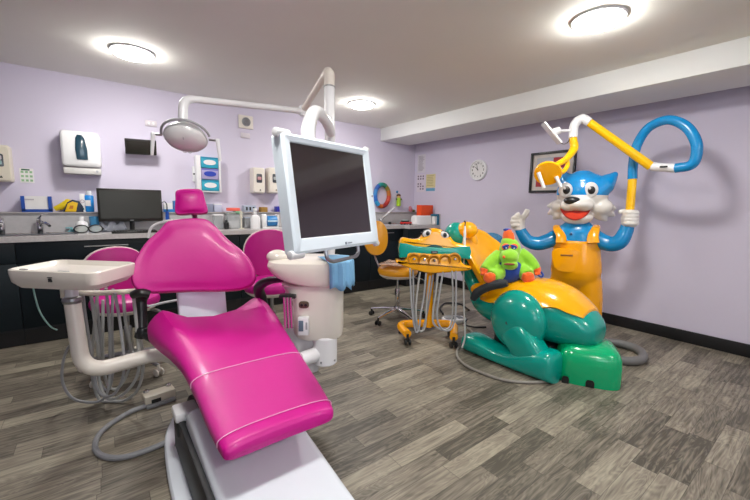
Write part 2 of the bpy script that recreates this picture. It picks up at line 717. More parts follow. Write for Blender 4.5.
# worktop with two sink cut-outs built as bars around the bowls
SX = [(-1.0, -0.16), (3.30, 3.75)]
wt = G()
yy0, yy1, z0, z1 = 4.035, 4.42, 0.872, 0.915
cuts = [XL + .001, SX[0][0], SX[0][1], SX[1][0], SX[1][1], XR - .001]
for k in range(0, 6, 2):
    wt.box(((cuts[k] + cuts[k + 1]) / 2, (yy0 + yy1) / 2, (z0 + z1) / 2), (cuts[k + 1] - cuts[k], yy1 - yy0, z1 - z0))
for a, c in SX:
    wt.box(((a + c) / 2, (yy0 + 4.10) / 2, (z0 + z1) / 2), (c - a, 4.10 - yy0, z1 - z0))
    wt.box(((a + c) / 2, (4.36 + yy1) / 2, (z0 + z1) / 2), (c - a, yy1 - 4.36, z1 - z0))
wt.box(((3.615 + XR) / 2, 3.971, (z0 + z1) / 2), (XR - 3.617, .128, z1 - z0))
tag(wt.make('worktop', WT, smooth=0), 'long grey speckled worktop on the dark cabinets along the back wall', 'worktop')


def sink(name, a, c, lab):
    t = thing(name, lab, 'sink', ((a + c) / 2, 4.23, 0.9))
    s = G()
    W_, D_ = c - a, 0.26
    for ox, oy, sx, sy in ((-W_ / 2 + .004, 0, .006, D_), (W_ / 2 - .004, 0, .006, D_), (0, -D_ / 2 + .004, W_, .006), (0, D_ / 2 - .004, W_, .006)):
        s.box(((a + c) / 2 + ox, 4.23 + oy, 0.84), (sx, sy, 0.15))
    s.box(((a + c) / 2, 4.23, 0.767), (W_, D_, .006))
    s.make('bowl', WHITE if a > 0 else STEEL, t, smooth=0)
    G().tube([((a + c) / 2 + x * (W_ / 2 + .008), 4.23 + y * (D_ / 2 + .008), .919) for x, y in ((-1, -1), (1, -1), (1, 1), (-1, 1))], .006, 6, closed=True).make('rim', CHROME, t)
    G().cyl(((a + c) / 2, 4.23, .768), ((a + c) / 2, 4.23, .776), .03).make('drain', CHROME, t)


sink('sink', SX[0][0], SX[0][1], 'steel sink set in the worktop at the far left')
sink('hand_basin', SX[1][0], SX[1][1], 'small white basin in the worktop under the curved tap, right of the large screen')


def lever_tap(x, y, z, lab, rot=0.0):
    t = thing('mixer_tap', lab, 'tap', (x, y, z))
    g = G().cyl((x, y, z), (x, y, z + 0.10), 0.024, bev=.003)
    g.make('tap_body', CHROME, t)
    dx, dy = math.sin(rot), -math.cos(rot)
    G().tube(fillet([(x, y, z + .06), (x + dx * .06, y + dy * .06, z + .11), (x + dx * .16, y + dy * .16, z + .075)], .04), [.016, .014, .012], 10).make('spout', CHROME, t)
    G().tube([(x, y, z + .10), (x - dx * .01, y - dy * .01, z + .13), (x + dx * .05, y + dy * .05, z + .17)], [.02, .015, .007], 10).make('lever', CHROME, t)


lever_tap(-0.42, 4.37, 0.915, 'chrome lever mixer tap below the blue-edged box', rot=0.5)
lever_tap(-0.66, 4.37, 0.915, 'chrome mixer tap at the left end of the photo, mostly cut off', rot=-0.3)
# ------------------------------------------------------------------ things on the back wall
def wallbox(px0, px1, py0, py1, depth):
    a = on(1, YB - depth, px0, py0)
    c = on(1, YB - depth, px1, py1)
    return (a.x, c.x, c.z, a.z)


TINT = mat('smoked_window', '1f4152', 0.15, coat=0.6, var=0.1)


def towel_dispenser():
    x0, x1, z0, z1 = 0.0, 0.0, 0, 0
    a = on(1, 4.35, 58, 127)
    c = on(1, 4.35, 103, 175)
    x0, x1, z1, z0 = a.x, c.x, a.z - .01, c.z
    cx, cz = (x0 + x1) / 2, (z0 + z1) / 2
    W_, H_ = x1 - x0, z1 - z0
    t = thing('paper_towel_dispenser', 'white paper towel dispenser with a dark tinted window on the back wall', 'dispenser', (cx, YB, z0))
    rings = []
    for y, s in ((YB, .99), (YB - .10, 1.0), (YB - .145, .985), (YB - .168, .94), (YB - .178, .85)):
        rings.append([(cx + p[0] * s, y, cz + .03 + p[1] * s) for p in rrect(W_, H_ - .06, .035)])
    G().loft(rings).make('cover', WHITE, t)
    G().box((cx, YB - .08, z0 + .03), (W_ * .94, .15, .06), .01).make('tray', mat('pale_grey_plastic', 'cfcdcb', .4), t)
    o = [(-.035, -.11), (.045, -.11), (.045, -.02), (.03, .08), (.012, .11), (-.022, .11), (-.035, .08), (-.042, -.02)]
    G().prism(o, -.004, .004, .002, frame((cx - .0, YB - .182, cz + .045), x=(1, 0, 0), z=(0, -1, 0))).make('level_window', TINT, t)
    G().cyl((cx + W_ * .36, YB - .158, z0 + .03), (cx + W_ * .36, YB - .162, z0 + .03), .01).make('lock', STEEL, t)


towel_dispenser()


def soap_dispenser(px0, px1, py0, py1, lab, m, bottles, y=4.4):
    a, c = on(1, y, px0, py0), on(1, y, px1, py1)
    x0, x1, z1, z0 = a.x, c.x, a.z, c.z
    cx, cz, W_, H_ = (x0 + x1) / 2, (z0 + z1) / 2, x1 - x0, z1 - z0
    t = thing('soap_dispenser', lab, 'dispenser', (cx, YB, z0), 0, 'wall soap dispensers' if W_ < .14 else None)
    rings = []
    for yy, s, dz in ((YB, 1, 0), (y + .03, 1, 0), (y + .008, .97, 0), (y, .9, 0)):
        rings.append([(cx + p[0] * s, yy, cz + p[1] * s) for p in rrect(W_, H_, min(.02, W_ * .15))])
    G().loft(rings).make('cover', m, t)
    w_ = W_ * .46
    G().prism(rrect(w_, H_ * .34, .012), -.003, .003, .001, frame((cx, y - .001, cz + H_ * .08), x=(1, 0, 0), z=(0, -1, 0))).make('window', mat('window_dark', '41444c', .2, coat=.4), t)
    for h, dz in bottles:
        G().prism(rrect(w_ * .7, H_ * .12, .01), -.003, .003, .001, frame((cx, y - .005, cz + H_ * dz), x=(1, 0, 0), z=(0, -1, 0))).make('soap_pouch', mat('pouch_' + h, h, .25, coat=.5), t)
    G().prism([(-.010, -.008), (.010, -.008), (0, .012)], -.002, .002, 0, frame((cx + .01, y - .001, z0 + H_ * .13), x=(1, 0, 0), z=(0, -1, 0))).make('emblem', BLACK, t)


soap_dispenser(-17, 12.5, 143, 182, 'beige soap dispenser with two round pods, cut off by the left edge of the photo', CREAM2, [('b9b2b4', .15), ('7f9a98', .02)])
soap_dispenser(253, 265.5, 167, 193.5, 'narrow cream soap dispenser with a pink pouch, left one of the pair', CREAM, [('c08a90', .08)])
soap_dispenser(269, 281.5, 167, 193.5, 'narrow cream soap dispenser with a grey pouch, right one of the pair beside the screen', CREAM, [('a9aeb0', .08)])

# green instruction card left
a, c = on(1, YB - .003, 19, 168), on(1, YB - .003, 34.5, 183)
t = thing('instruction_card', 'small green and white instruction card on the wall right of the beige soap dispenser', 'notice', ((a.x + c.x) / 2, YB, c.z))
G().box(((a.x + c.x) / 2, YB - .002, (a.z + c.z) / 2), (c.x - a.x, .004, a.z - c.z), 0).make('card', PAPER, t, smooth=0)
gg = G()
for i in range(3):
    for j in range(3):
        gg.box((a.x + (i + .6) / 3.2 * (c.x - a.x), YB - .0045, c.z + (j + .55) / 3.4 * (a.z - c.z)), ((c.x - a.x) * .2, .001, (a.z - c.z) * .15))
gg.make('pictures', mat('pale_green_print', '8fb890', .7, var=.3, scale=60), t, smooth=0)
G().box((a.x + .04, YB - .0045, a.z - .012), (.055, .001, .012)).make('title_bar', mat('dark_green_print', '2d5a45', .7), t, smooth=0)

# black wall screen, tilted down, on a white arm
p = on(1, 4.38, 141, 147)
t = thing('wall_screen', 'small black screen mounted high on the wall, tilted downwards', 'screen', (p.x, YB, p.z - .08))
Ms = frame(p + V((0, 0, 0)), x=(1, -.12, -.02), z=(0, -1, -.45))
G().box((0, 0, 0), (.265, .15, .03), .006, M=Ms).make('casing', mat('dark_screen_casing', '23211f', .4), t)
G().box((0, 0, .016), (.235, .12, .002), .0005, M=Ms).make('display', mat('dark_display', '2b2a26', .25, coat=.4), t)
G().box((0, YB - .02 - p.y, .03), (.1, .04, .12), .005, M=T(p.x, p.y, p.z)).make('wall_plate', WHITE, t)
G().tube([(p.x, YB - .03, p.z + .03), (p.x, p.y + .03, p.z + .01)], .012, 8).make('bracket', WHITE, t)


def plate(px, py, w_, h_, lab, name='wall_socket', cat='switch plate'):
    q = on(1, YB - .01, px, py)
    t = thing(name, lab, cat, (q.x, YB, q.z - h_ / 2))
    G().box((q.x, YB - .005, q.z), (w_, .01, h_), .004).make('face_plate', mat('plate_grey', 'd3cbd2', .5), t)
    return t, q


t, q = plate(151, 123.5, .105, .06, 'double cream socket plate high on the wall above the black wall screen')
for k in (-1, 1):
    G().box((q.x + k * .02, YB - .011, q.z), (.018, .006, .028), .002).make('rocker', WHITE, t)
t, q = plate(245.5, 135.5, .11, .06, 'faint cream blank plate just below the round extractor vent')
for k in (-1, 1):
    G().cyl((q.x + k * .04, YB - .0105, q.z), (q.x + k * .04, YB - .012, q.z), .004, 8).make('screw', STEEL, t)
q = on(1, YB - .02, 246, 122)
t = thing('extractor_vent', 'square cream wall vent with a round grey grille near the ceiling', 'vent', (q.x, YB, q.z - .07))
G().box((q.x, YB - .012, q.z), (.17, .024, .15), .006).make('vent_plate', CREAM, t)
G().lathe([(.05, 0), (.052, .01), (.046, .014), (.04, .008), (.002, .006)], frame((q.x, YB - .024, q.z), x=(1, 0, 0), z=(0, -1, 0))).make('grille_ring', GREYP, t)
for r in (.012, .022, .032):
    G().tube([(q.x + r * math.cos(a), YB - .036, q.z + r * math.sin(a)) for a in [i * PI / 8 for i in range(16)]], .003, 6, closed=True).make('grille_slat', STEEL, t)

# rack with glove boxes
a, c = on(1, 4.43, 195.5, 155), on(1, 4.43, 221.5, 192.5)
x0, x1, z1, z0 = a.x, c.x, a.z, c.z
W_, H_ = x1 - x0, z1 - z0
t = thing('glove_box_rack', 'white wall rack holding a stack of glove boxes, beyond the pink headrest', 'rack', ((x0 + x1) / 2, YB, z0))
g = G()
g.box(((x0 + x1) / 2, YB - .006, (z0 + z1) / 2), (W_, .012, H_))
g.box((x0 + W_ * .09, YB - .055, (z0 + z1) / 2), (W_ * .18, .11, H_), .004)
g.box((x1 - W_ * .04, YB - .055, (z0 + z1) / 2), (W_ * .08, .11, H_), .004)
g.box(((x0 + x1) / 2, YB - .05, z0 + .006), (W_, .10, .012))
g.make('frame', WHITE, t)
for k in range(3):
    bz = z0 + .014 + (k + .5) * (H_ - .02) / 3
    h3 = (H_ - .02) / 3 * .94
    lab = ['white and aqua glove box with torn opening in the wall rack, lowest of three', 'purple and blue glove box in the wall rack, middle of three',
           'aqua and white glove box in the wall rack, topmost of three'][k]
    cxx, bw = (x0 + W_ * .55), W_ * .70
    tt = thing('glove_box', lab, 'box', (cxx, YB - .06, bz - h3 / 2), 0, 'glove boxes in the wall rack')
    G().box((cxx, YB - .06, bz), (bw, .09, h3), .002).make('carton', mat('aqua_card', '2aa3c0', .5, var=.1) if k != 1 else mat('mauve_card', 'a7a0c8', .5, var=.1), tt)
    G().prism(superloop(bw * .36, h3 * .24, 20, 2.2), -.001, .003, 0, frame((cxx, YB - .106, bz), x=(1, 0, 0), z=(0, -1, 0))).make('opening', mat('glove_blue', '2440b0', .6) if k == 1 else mat('glove_white', 'e6e4e4', .7), tt)
    G().box((cxx, YB - .1055, bz + h3 * .41), (bw * .96, .002, h3 * .14)).make('printed_band', mat('aqua_band', '1182a8', .5) if k != 1 else mat('blue_band', '6d6fc0', .5), tt, smooth=0)
q = on(1, YB - .02, 194, 174)
t = thing('wall_switch', 'slim white wall control with a black button left of the glove rack', 'switch', (q.x, YB, q.z - .08))
G().box((q.x, YB - .01, q.z), (.03, .02, .17), .005).make('housing', WHITE, t)
G().cyl((q.x, YB - .02, q.z), (q.x, YB - .028, q.z), .009).make('button', BLACK, t)

# rainbow ring
q = on(1, YB - .02, 381.5, 195.5)
RN = 12
t = thing('rainbow_ring', 'rainbow coloured ring hanging on the wall right of the large screen', 'wall decoration', (q.x, YB, q.z - .2))
hs = ['2f7fc0', '2050a0', '1b8a80', '1c7a5a', '8a7a20', 'b86a18', 'c03a20', 'a82018', '8f1f20', 'c05a18', '2a9ad0', '2a6ac0']
for i, (h) in enumerate(hs):
    a0, a1 = PI - i * 2 * PI / 12, PI - (i + 1) * 2 * PI / 12
    pts = [(q.x + .135 * math.cos(a0 + (a1 - a0) * k / 5), YB - .035, q.z + .168 * math.sin(a0 + (a1 - a0) * k / 5)) for k in range(6)]
    G().tube(pts, .034, 10).make('ring_segment', mat('ring_' + h, h, .4, coat=.3), t)

# lime figure with suction cup
q = on(1, YB - .04, 398.5, 200)
t = thing('toy_figure', 'lime green toy figure with brown hair hanging on the wall above the curved tap', 'toy', (q.x, YB, q.z - .09))
LIME = mat('lime_plastic', 'a5cf1c', .35, coat=.3)
G().lathe([(.03, -.10), (.036, -.09), (.036, .0), (.03, .03), (.012, .04)], T(q.x, YB - .045, q.z)).make('body', LIME, t)
G().ell((q.x, YB - .045, q.z + .055), (.03, .028, .03)).make('head', mat('toy_skin', 'd9b070', .5), t)
G().ell((q.x, YB - .042, q.z + .073), (.038, .03, .022)).make('hair', mat('toy_hair', '5a2c1c', .6), t)
for k in (-1, 1):
    G().tube([(q.x + k * .03, YB - .045, q.z + .01), (q.x + k * .058, YB - .05, q.z + .015)], [.009, .011], 8).make('arm', mat('toy_arm', '3d3a25', .6), t)
G().lathe([(.022, 0), (.018, .012), (.006, .016), (.005, .03)], frame((q.x, YB, q.z + .13), x=(1, 0, 0), z=(0, -1, 0))).make('suction_cup', mat('cup_blue', '2a7fb0', .3), t)
G().tube([(q.x, YB - .028, q.z + .13), (q.x, YB - .04, q.z + .085)], .003, 6).make('string', WHITE, t)

# ------------------------------------------------------------------ things on the right wall
def on_right(px, py, off=.0):
    return on(0, XR - off, px, py)


def notice(px0, py0, px1, py1, lab, m, rows, cm, foot=None, style='lines'):
    a, c = on_right(px0, py0), on_right(px1, py1)
    cy, cz, W_, H_ = (a.y + c.y) / 2, (a.z + c.z) / 2, abs(a.y - c.y), a.z - c.z
    t = thing('notice_sheet', lab, 'notice', (XR, cy, cz - H_ / 2), 0, 'notices on the right wall by the corner')
    M = frame((XR - .001, cy, cz), x=(0, -1, 0), z=(-1, 0, 0))
    G().box((0, 0, 0), (W_, H_, .002), M=M).make('sheet', m, t, smooth=0)
    g = G()
    rnd = random.Random(px0 * 7 + py0)
    for i in range(rows):
        yy = H_ * (.42 - .84 * (i + .3) / rows)
        if style == 'lines':
            ww = W_ * rnd.uniform(.5, .76)
            g.box((-W_ * .38 + ww / 2, yy, .0012), (ww, H_ / rows * .35, .0006), M=M)
        else:
            for k in range(3):
                if rnd.random() < .75:
                    g.box((W_ * (-.3 + .3 * k), yy, .0012), (W_ * .16, H_ / rows * .5, .0006), M=M)
    g.make('print', cm, t, smooth=0)
    if foot:
        G().box((0, -H_ * .5 - .03, .0), (W_ * .95, .045, .002), M=M).make('footer_strip', foot, t, smooth=0)


GRYP = mat('grey_print', '9a94a0', .8)
notice(418, 155, 425.2, 172.5, 'white sheet of small grey text, uppermost by the corner of the right wall', mat('sheet_white', 'd6d2da', .8), 14, GRYP)
notice(417, 174.5, 424.5, 192, 'white sheet with small dark symbols, below the text sheet in the corner', mat('sheet_white2', 'd8cfda', .8), 6, mat('dark_print', '6b5a70', .8), style='dots')
notice(426.3, 174.5, 435.2, 187.5, 'pale yellow notice with a blue foot strip near the corner', mat('sheet_yellow', 'd8cc9c', .8), 7, mat('ochre_print', 'b5a878', .8), foot=mat('blue_strip', '5f9fc0', .7))

# clock
q = on_right(477.5, 170, .03)
t = thing('wall_clock', 'round white wall clock with black numerals on the right wall', 'clock', (XR, q.y, q.z - .16))
Mc = frame((XR, q.y, q.z), x=(0, -1, 0), z=(-1, 0, 0))
R0 = .142
G().lathe([(R0, 0), (R0, .02), (R0 * .97, .032), (R0 * .9, .034), (R0 * .86, .022), (R0 * .86, 0)], Mc, 40).make('rim', WHITE, t)
G().lathe([(R0 * .87, .0), (R0 * .87, .02), (.001, .02)], Mc, 40).make('dial', PAPER, t)
for i in range(12):
    a = PI / 2 - (i + 1) * PI / 6
    text('numeral', str(i + 1), .036, Mc @ T(R0 * .66 * math.cos(a), R0 * .66 * math.sin(a), .0208), BLACK, t, bold=.0012)
for L_, a, w_ in ((.06, PI / 2 + .75, .008), (.09, PI / 2 + .28, .006)):
    G().box((L_ / 2, 0, .025), (L_, w_, .002), M=Mc @ RZ(a)).make('hand', BLACK, t)
G().cyl(Mc @ V((0, 0, .02)), Mc @ V((0, 0, .029)), .006).make('hub', BLACK, t)

# framed print
a, c = on_right(531.5, 153), on_right(574, 193)
top = on_right(552, 151.5).z
bot = on_right(548, 192.5).z
y0, y1 = on_right(576, 170).y, on_right(531, 172).y
cy, cz, W_, H_ = (y0 + y1) / 2, (top + bot) / 2, y1 - y0, top - bot
t = thing('framed_print', 'black framed print in red, yellow and grey on the right wall behind the cat statue', 'picture', (XR, cy, bot))
M = frame((XR, cy, cz), x=(0, -1, 0), z=(-1, 0, 0))
fw = .026
for bx, by, sx, sy in ((0, H_ / 2 - fw / 2, W_, fw), (0, -H_ / 2 + fw / 2, W_, fw), (-W_ / 2 + fw / 2, 0, fw, H_ - 2 * fw), (W_ / 2 - fw / 2, 0, fw, H_ - 2 * fw)):
    G().box((bx, by, .014), (sx, sy, .028), .003, M=M).make('frame_bar', BLACK, t)
G().box((0, 0, .006), (W_ - 2 * fw, H_ - 2 * fw, .004), M=M).make('mount', mat('mount_card', 'd5ccc6', .8), t, smooth=0)
iw, ih = W_ * .72, H_ * .72
G().box((0, 0, .009), (iw, ih, .002), M=M).make('picture_ground', mat('print_grey', 'b9bcc4', .7), t, smooth=0)
for x, y, sx, sy, h in ((iw * .25, ih * .3, iw * .45, ih * .36, 'a83038'), (-iw * .38, -ih * .25, iw * .22, ih * .48, 'a83038'), (.0, 0, iw * .3, ih * .25, '2d7c90'), (iw * .3, -ih * .2, iw * .3, ih * .3, 'c8a02a')):
    G().box((x, y, .0105), (sx, sy, .001), M=M).make('colour_patch', mat('print_' + h, h, .7, var=.1), t, smooth=0)
# ------------------------------------------------------------------ things on the ledge and worktop
CT = 0.9155
NAVYB = mat('royal_blue_plastic', '1347a0', .4)


def X(px, y=4.43, py=210):
    return on(1, y, px, py).x


# blue-edged box
x0, x1 = X(22), X(52.5)
t = thing('sheet_box', 'open blue-edged box of white sheets on the left end of the ledge', 'box', ((x0 + x1) / 2, 4.45, LEDGE))
g = G()
cx = (x0 + x1) / 2
w_ = x1 - x0
g.box((cx, 4.45, LEDGE + .012), (w_, .09, .024))
for k in (-1, 1):
    g.box((cx + k * (w_ / 2 - .012), 4.45, LEDGE + .075), (.024, .09, .13))
g.make('tray', NAVYB, t, smooth=0)
G().box((cx, 4.452, LEDGE + .083), (w_ - .05, .075, .115)).make('paper_stack', PAPER, t, smooth=0)
G().box((cx - .06, 4.414, LEDGE + .11), (.09, .001, .012)).make('faint_print', mat('faint_grey', 'b5b2ba', .8), t, smooth=0)

# yellow glove-like bottle lying
xa, xb = X(54.5), X(65.5)
g = G().tube(catmull([(xa, 4.45, LEDGE + .028), (xa + .05, 4.45, LEDGE + .05), (xa + .1, 4.45, LEDGE + .09), (xb + .0, 4.45, LEDGE + .095)], 5), [.022, .03, .032, .02], 14)
BAN = mat('banana_yellow', 'dcbf14', .4, coat=.2)
tag(g.make('yellow_pouch', BAN, None), 'curved banana-yellow soft pouch leaning on the ledge', 'pouch')
xa, xb = X(67), X(79.5)
t = thing('tape_dispenser', 'yellow and dark blue tape dispenser on the ledge beside the banana-yellow pouch', 'tape dispenser', ((xa + xb) / 2, 4.45, LEDGE))
o = [(-.075, 0), (.075, 0), (.075, .05), (.05, .10), (.0, .115), (-.04, .09)]
M = frame(((xa + xb) / 2, 4.45, LEDGE), x=(1, 0, 0), z=(0, -1, 0))
G().prism(o, -.035, .035, .006, M).make('body', mat('deep_navy', '10243c', .4), t)
G().prism([(-.06, .004), (.02, .004), (.038, .085), (-.0, .098), (-.034, .08)], .034, .038, .001, M).make('side_label', mat('yellow_label', 'e5b80e', .5), t)
G().prism([(-.03, .03), (.0, .03), (.005, .06), (-.02, .06)], .038, .0395, 0, M).make('label_mark', mat('orange_mark', 'c0741a', .5), t)

# white carton and blue bottle/boxes
xa, xb = X(80.5), X(85.5)
t = thing('carton', 'slim white carton with a teal mark on the ledge, left of the blue bottle', 'box', ((xa + xb) / 2, 4.45, LEDGE))
G().box(((xa + xb) / 2, 4.45, LEDGE + .085), (xb - xa, .05, .17), .002).make('card', WHITE, t)
G().box(((xa + xb) / 2, 4.424, LEDGE + .03), ((xb - xa) * .5, .001, .02)).make('mark', mat('teal_mark', '0f5a6a', .5), t)
G().tube([((xa + xb) / 2 + .014 * math.cos(a), 4.4235, LEDGE + .1 + .014 * math.sin(a)) for a in [i * PI / 8 for i in range(16)]], .002, 6, closed=True).make('ring_mark', mat('mauve_mark', 'a07a90', .5), t)
xa, xb = X(85.7), X(94.5)
t = thing('blue_bottle', 'bright blue square bottle with white label on the ledge left of the computer monitor', 'bottle', ((xa + xb) / 2, 4.45, LEDGE))
CY = mat('bright_blue_plastic', '0f86d8', .3, coat=.3)
G().box(((xa + xb) / 2, 4.45, LEDGE + .08), (xb - xa, .06, .16), .01).make('body', CY, t)
G().box(((xa + xb) / 2 - .012, 4.419, LEDGE + .085), ((xb - xa) * .6, .001, .055)).make('label', PAPER, t)
G().cyl(((xa + xb) / 2, 4.45, LEDGE + .16), ((xa + xb) / 2, 4.45, LEDGE + .2), .028, r2=.018).make('cap', mat('clear_grey', 'c9ccd4', .2), t)

# pump bottle, goggles, blue cup, crumpled paper, teal thing on worktop
x = X(80.5, 4.33)
t = thing('soap_bottle', 'small white round-shouldered bottle on the worktop under the slim white carton', 'bottle', (x, 4.33, CT))
G().lathe([(.045, 0), (.048, .008), (.048, .085), (.040, .10), (.02, .108), (.018, .125), (.02, .127), (.02, .15), (.002, .152)], T(x, 4.33, CT)).make('bottle', WHITE, t)
x = X(87, 4.25)
t = thing('safety_goggles', 'black rimmed safety goggles lying on the worktop in front of the small white bottle', 'goggles', (x, 4.25, CT))
for k in (-1, 1):
    G().tube([(x + k * .052 + .05 * math.cos(a), 4.25 + .012 * math.cos(a) , CT + .04 + .034 * math.sin(a)) for a in [i * PI / 10 for i in range(20)]], .006, 6, closed=True).make('lens_rim', BLACK, t)
    G().tube(catmull([(x + k * .102, 4.25, CT + .04), (x + k * .11, 4.28, CT + .04), (x + k * .10, 4.30, CT + .02)], 5), .005, 6).make('temple', BLACK, t)
    G().prism(superloop(.046, .03, 16, 2.2), -.001, .001, 0, frame((x + k * .052, 4.25, CT + .04), x=(1, 0, 0), z=(0, -1, 0))).make('lens', mat('goggle_lens', 'c0c6c2', .15, coat=.5, alpha=.5), t)
x = X(93.5, 4.35)
g = G().lathe([(.03, 0), (.036, .09), (.04, .15), (.037, .15), (.028, .01), (.001, .01)], T(x, 4.35, CT))
tag(g.make('plastic_cup', mat('dusty_blue', '3f86b4', .4), None), 'tall dusty blue cup on the worktop at the left side of the computer monitor', 'cup')
x = X(71.5, 4.38)
g = G()
rnd = random.Random(3)
for i in range(4):
    g.box((x + rnd.uniform(-.03, .03), 4.38 + rnd.uniform(-.02, .02), CT + .008 + i * .012), (.05, .03, .012), .002, M=None)
tag(g.make('cloth', mat('pale_teal', '6aa7b0', .6), None), 'small folded pale teal cloth on the worktop left of the white bottle', 'cloth')
x0, x1 = X(97, 4.35), X(126, 4.35)
g = G()
rings = []
for i in range(15):
    u = i / 14
    hgt = .03 + .02 * math.sin(u * 17) + .025 * math.sin(u * PI)
    rings.append([(x0 + (x1 - x0) * u, 4.382 + p[0] + .006 * math.sin(u * 23 + p[1] * 60), CT + hgt + p[1] * hgt / .05) for p in superloop(.035, .05, 14, 2)])
g.loft(rings)
tag(g.make('paper_bundle', mat('bundle_white', 'cdd2dd', .7), None), 'rumpled white plastic bundle behind the computer monitor stand', 'bundle')

# computer monitor
YM = 4.28
tl, br = on(1, YM, 96, 188), on(1, YM, 163, 221)
cx, cz, W_, H_ = (tl.x + br.x) / 2, (tl.z + br.z) / 2, br.x - tl.x, tl.z - br.z
cz -= .0
t = thing('computer_monitor', 'wide black computer monitor standing on the worktop', 'monitor', (cx, YM, CT))
BEZ = mat('monitor_bezel', '191713', .3, coat=.3)
M = frame((cx, YM, cz), x=(1, -.04, 0), z=(0, -1, .06))
G().box((0, 0, -.012), (W_, H_, .035), .006, M=M).make('casing', BEZ, t)
G().box((0, .004, .0066), (W_ - .036, H_ - .05, .002), M=M).make('display', mat('dark_olive_display', '1b1b14', .4, coat=.0, var=.25, scale=3), t, smooth=0)
G().tube([(cx, YM + .035, CT + .02), (cx, YM + .04, cz)], .022, 10).make('stand_neck', BEZ, t)
G().prism(superloop(.13, .085, 24, 2.5), CT, CT + .016, .004, T(cx, YM + .0, 0)).make('stand_foot', BEZ, t)
G().box((0, -H_ / 2 + .012, .0075), (.03, .006, .001), M=M).make('maker_badge', GREYP, t, smooth=0)
t = thing('keyboard', 'black computer keyboard on the worktop in front of the computer monitor', 'keyboard', (cx, 4.12, CT))
kx = X(135, 4.12, 232)
G().box((kx, 4.13, CT + .010), (.36, .12, .018), .004).make('case', BEZ, t)
g = G()
for r in range(5):
    for k in range(15):
        g.box((kx - .158 + k * .0226, 4.09 + r * .02, CT + .022), (.018, .016, .008), .002, seg=1)
g.make('keys', BLACK, t, smooth=0)

# behind the chair's headrest: blue-edged box and blue brush
x0, x1 = X(163.5), X(176)
t = thing('card_tray', 'blue-edged tray with white cards on the ledge just left of the pink headrest', 'tray', ((x0 + x1) / 2, 4.45, LEDGE))
G().box(((x0 + x1) / 2, 4.45, LEDGE + .015), (x1 - x0, .09, .03)).make('tray', mat('mid_blue_plastic', '1173b8', .4), t, smooth=0)
G().box((x1 - .01, 4.45, LEDGE + .07), (.02, .09, .1)).make('end_wall', mat('mid_blue_plastic', '1173b8', .4), t, smooth=0)
G().box(((x0 + x1) / 2 - .015, 4.45, LEDGE + .06), (x1 - x0 - .04, .07, .07)).make('cards', PAPER, t, smooth=0)
x = X(167, 4.33)
t = thing('bottle_brush', 'blue handled brush with a black hooked tip right of the computer monitor', 'brush', (x, 4.33, CT))
G().tube([(x, 4.33, CT), (x, 4.33, CT + .2)], [.022, .016], 10).make('handle', NAVYB, t)
G().tube(catmull([(x, 4.33, CT + .2), (x, 4.33, CT + .27), (x - .02, 4.33, CT + .3), (x - .04, 4.33, CT + .29)], 4), .006, 6).make('hook', BLACK, t)

# row of items to the right of the headrest
LG = mat('pale_blue_grey', 'a9b2c4', .5)
CLEAR = mat('clear_plastic', 'c8cccf', .12, coat=.5, alpha=.45)


def item_box(px0, px1, y, z0, h, name, lab, cat, m, d=.09, extra=None):
    a, c = X(px0, y), X(px1, y)
    t = thing(name, lab, cat, ((a + c) / 2, y, z0))
    G().box(((a + c) / 2, y, z0 + h / 2), (c - a, d, h), .004).make('body', m, t)
    return t, (a + c) / 2, c - a


item_box(206, 212.5, 4.46, LEDGE, .09, 'storage_box', 'dull grey-blue box on the ledge against the right edge of the pink headrest', 'box', mat('slate_box', '8288a0', .5))
t, cx, w_ = item_box(213.5, 221, 4.46, LEDGE, .085, 'storage_box', 'pale lavender box on the ledge under the glove rack', 'box', mat('lavender_box', 'b8bcd4', .5))
G().box((cx, 4.46, LEDGE + .088), (w_ * 1.04, .095, .01), .002).make('lid', WHITE, t)
# two clear dispensers on worktop with lids
t, cx, w_ = item_box(213, 222, 4.36, CT, .15, 'clear_container', 'clear plastic container with a white lid on the worktop, beside the pink headrest', 'container', CLEAR)
G().box((cx, 4.36, CT + .158), (w_ * 1.06, .1, .018), .004).make('lid', WHITE, t)
t, cx, w_ = item_box(226, 240, 4.36, CT, .17, 'clear_container', 'clear plastic drawer container with a green and grey lid on the worktop', 'container', CLEAR)
G().box((cx - w_ * .1, 4.36, CT + .18), (w_ * .7, .1, .02), .004).make('lid', mat('grey_lid', '9aa39c', .5), t)
G().box((cx + w_ * .28, 4.36, CT + .186), (w_ * .4, .1, .03), .004).make('green_label', mat('soft_green', '7fb98e', .5), t)
G().box((cx, 4.36, CT + .05), (w_ * .7, .06, .08), .01).make('contents', WHITE, t)
g = G().box((cx, 4.36, CT + .222), (w_ * .86, .08, .036), .005)
tag(g.make('coral_box', mat('coral_plastic', 'f0695a', .45), None), 'flat coral red box lying on top of the green-lidded clear container', 'box')
x = X(226, 4.30)
g = G().lathe([(.024, 0), (.026, .01), (.026, .07), (.014, .085), (.014, .1), (.002, .102)], T(x, 4.30, CT + .0))
tag(g.make('dark_bottle', BLACK, None), 'small black bottle on the worktop in front of the clear containers', 'bottle')
x = X(241, 4.25)
t = thing('glass_pump', 'slim chrome and glass pump standing right of the coral box', 'dispenser', (x, 4.25, CT))
G().lathe([(.03, 0), (.03, .008), (.008, .012), (.008, .12), (.013, .125), (.013, .2), (.004, .21)], T(x, 4.25, CT)).make('stem', mat('pump_cream', 'd8d3c4', .3), t)
t, cx, w_ = item_box(243, 255, 4.46, LEDGE, .08, 'label_box', 'grey box with three black letter marks on the ledge above the white jug', 'box', LG)
for k in range(3):
    G().box((cx - w_ * .28 + k * w_ * .28, 4.414, LEDGE + .04), (w_ * .14, .001, .04)).make('letter_mark', BLACK, t, smooth=0)
t, cx, w_ = item_box(243.5, 252, 4.38, CT, .12, 'clear_container', 'low clear container on the worktop left of the white plastic jug', 'container', CLEAR)
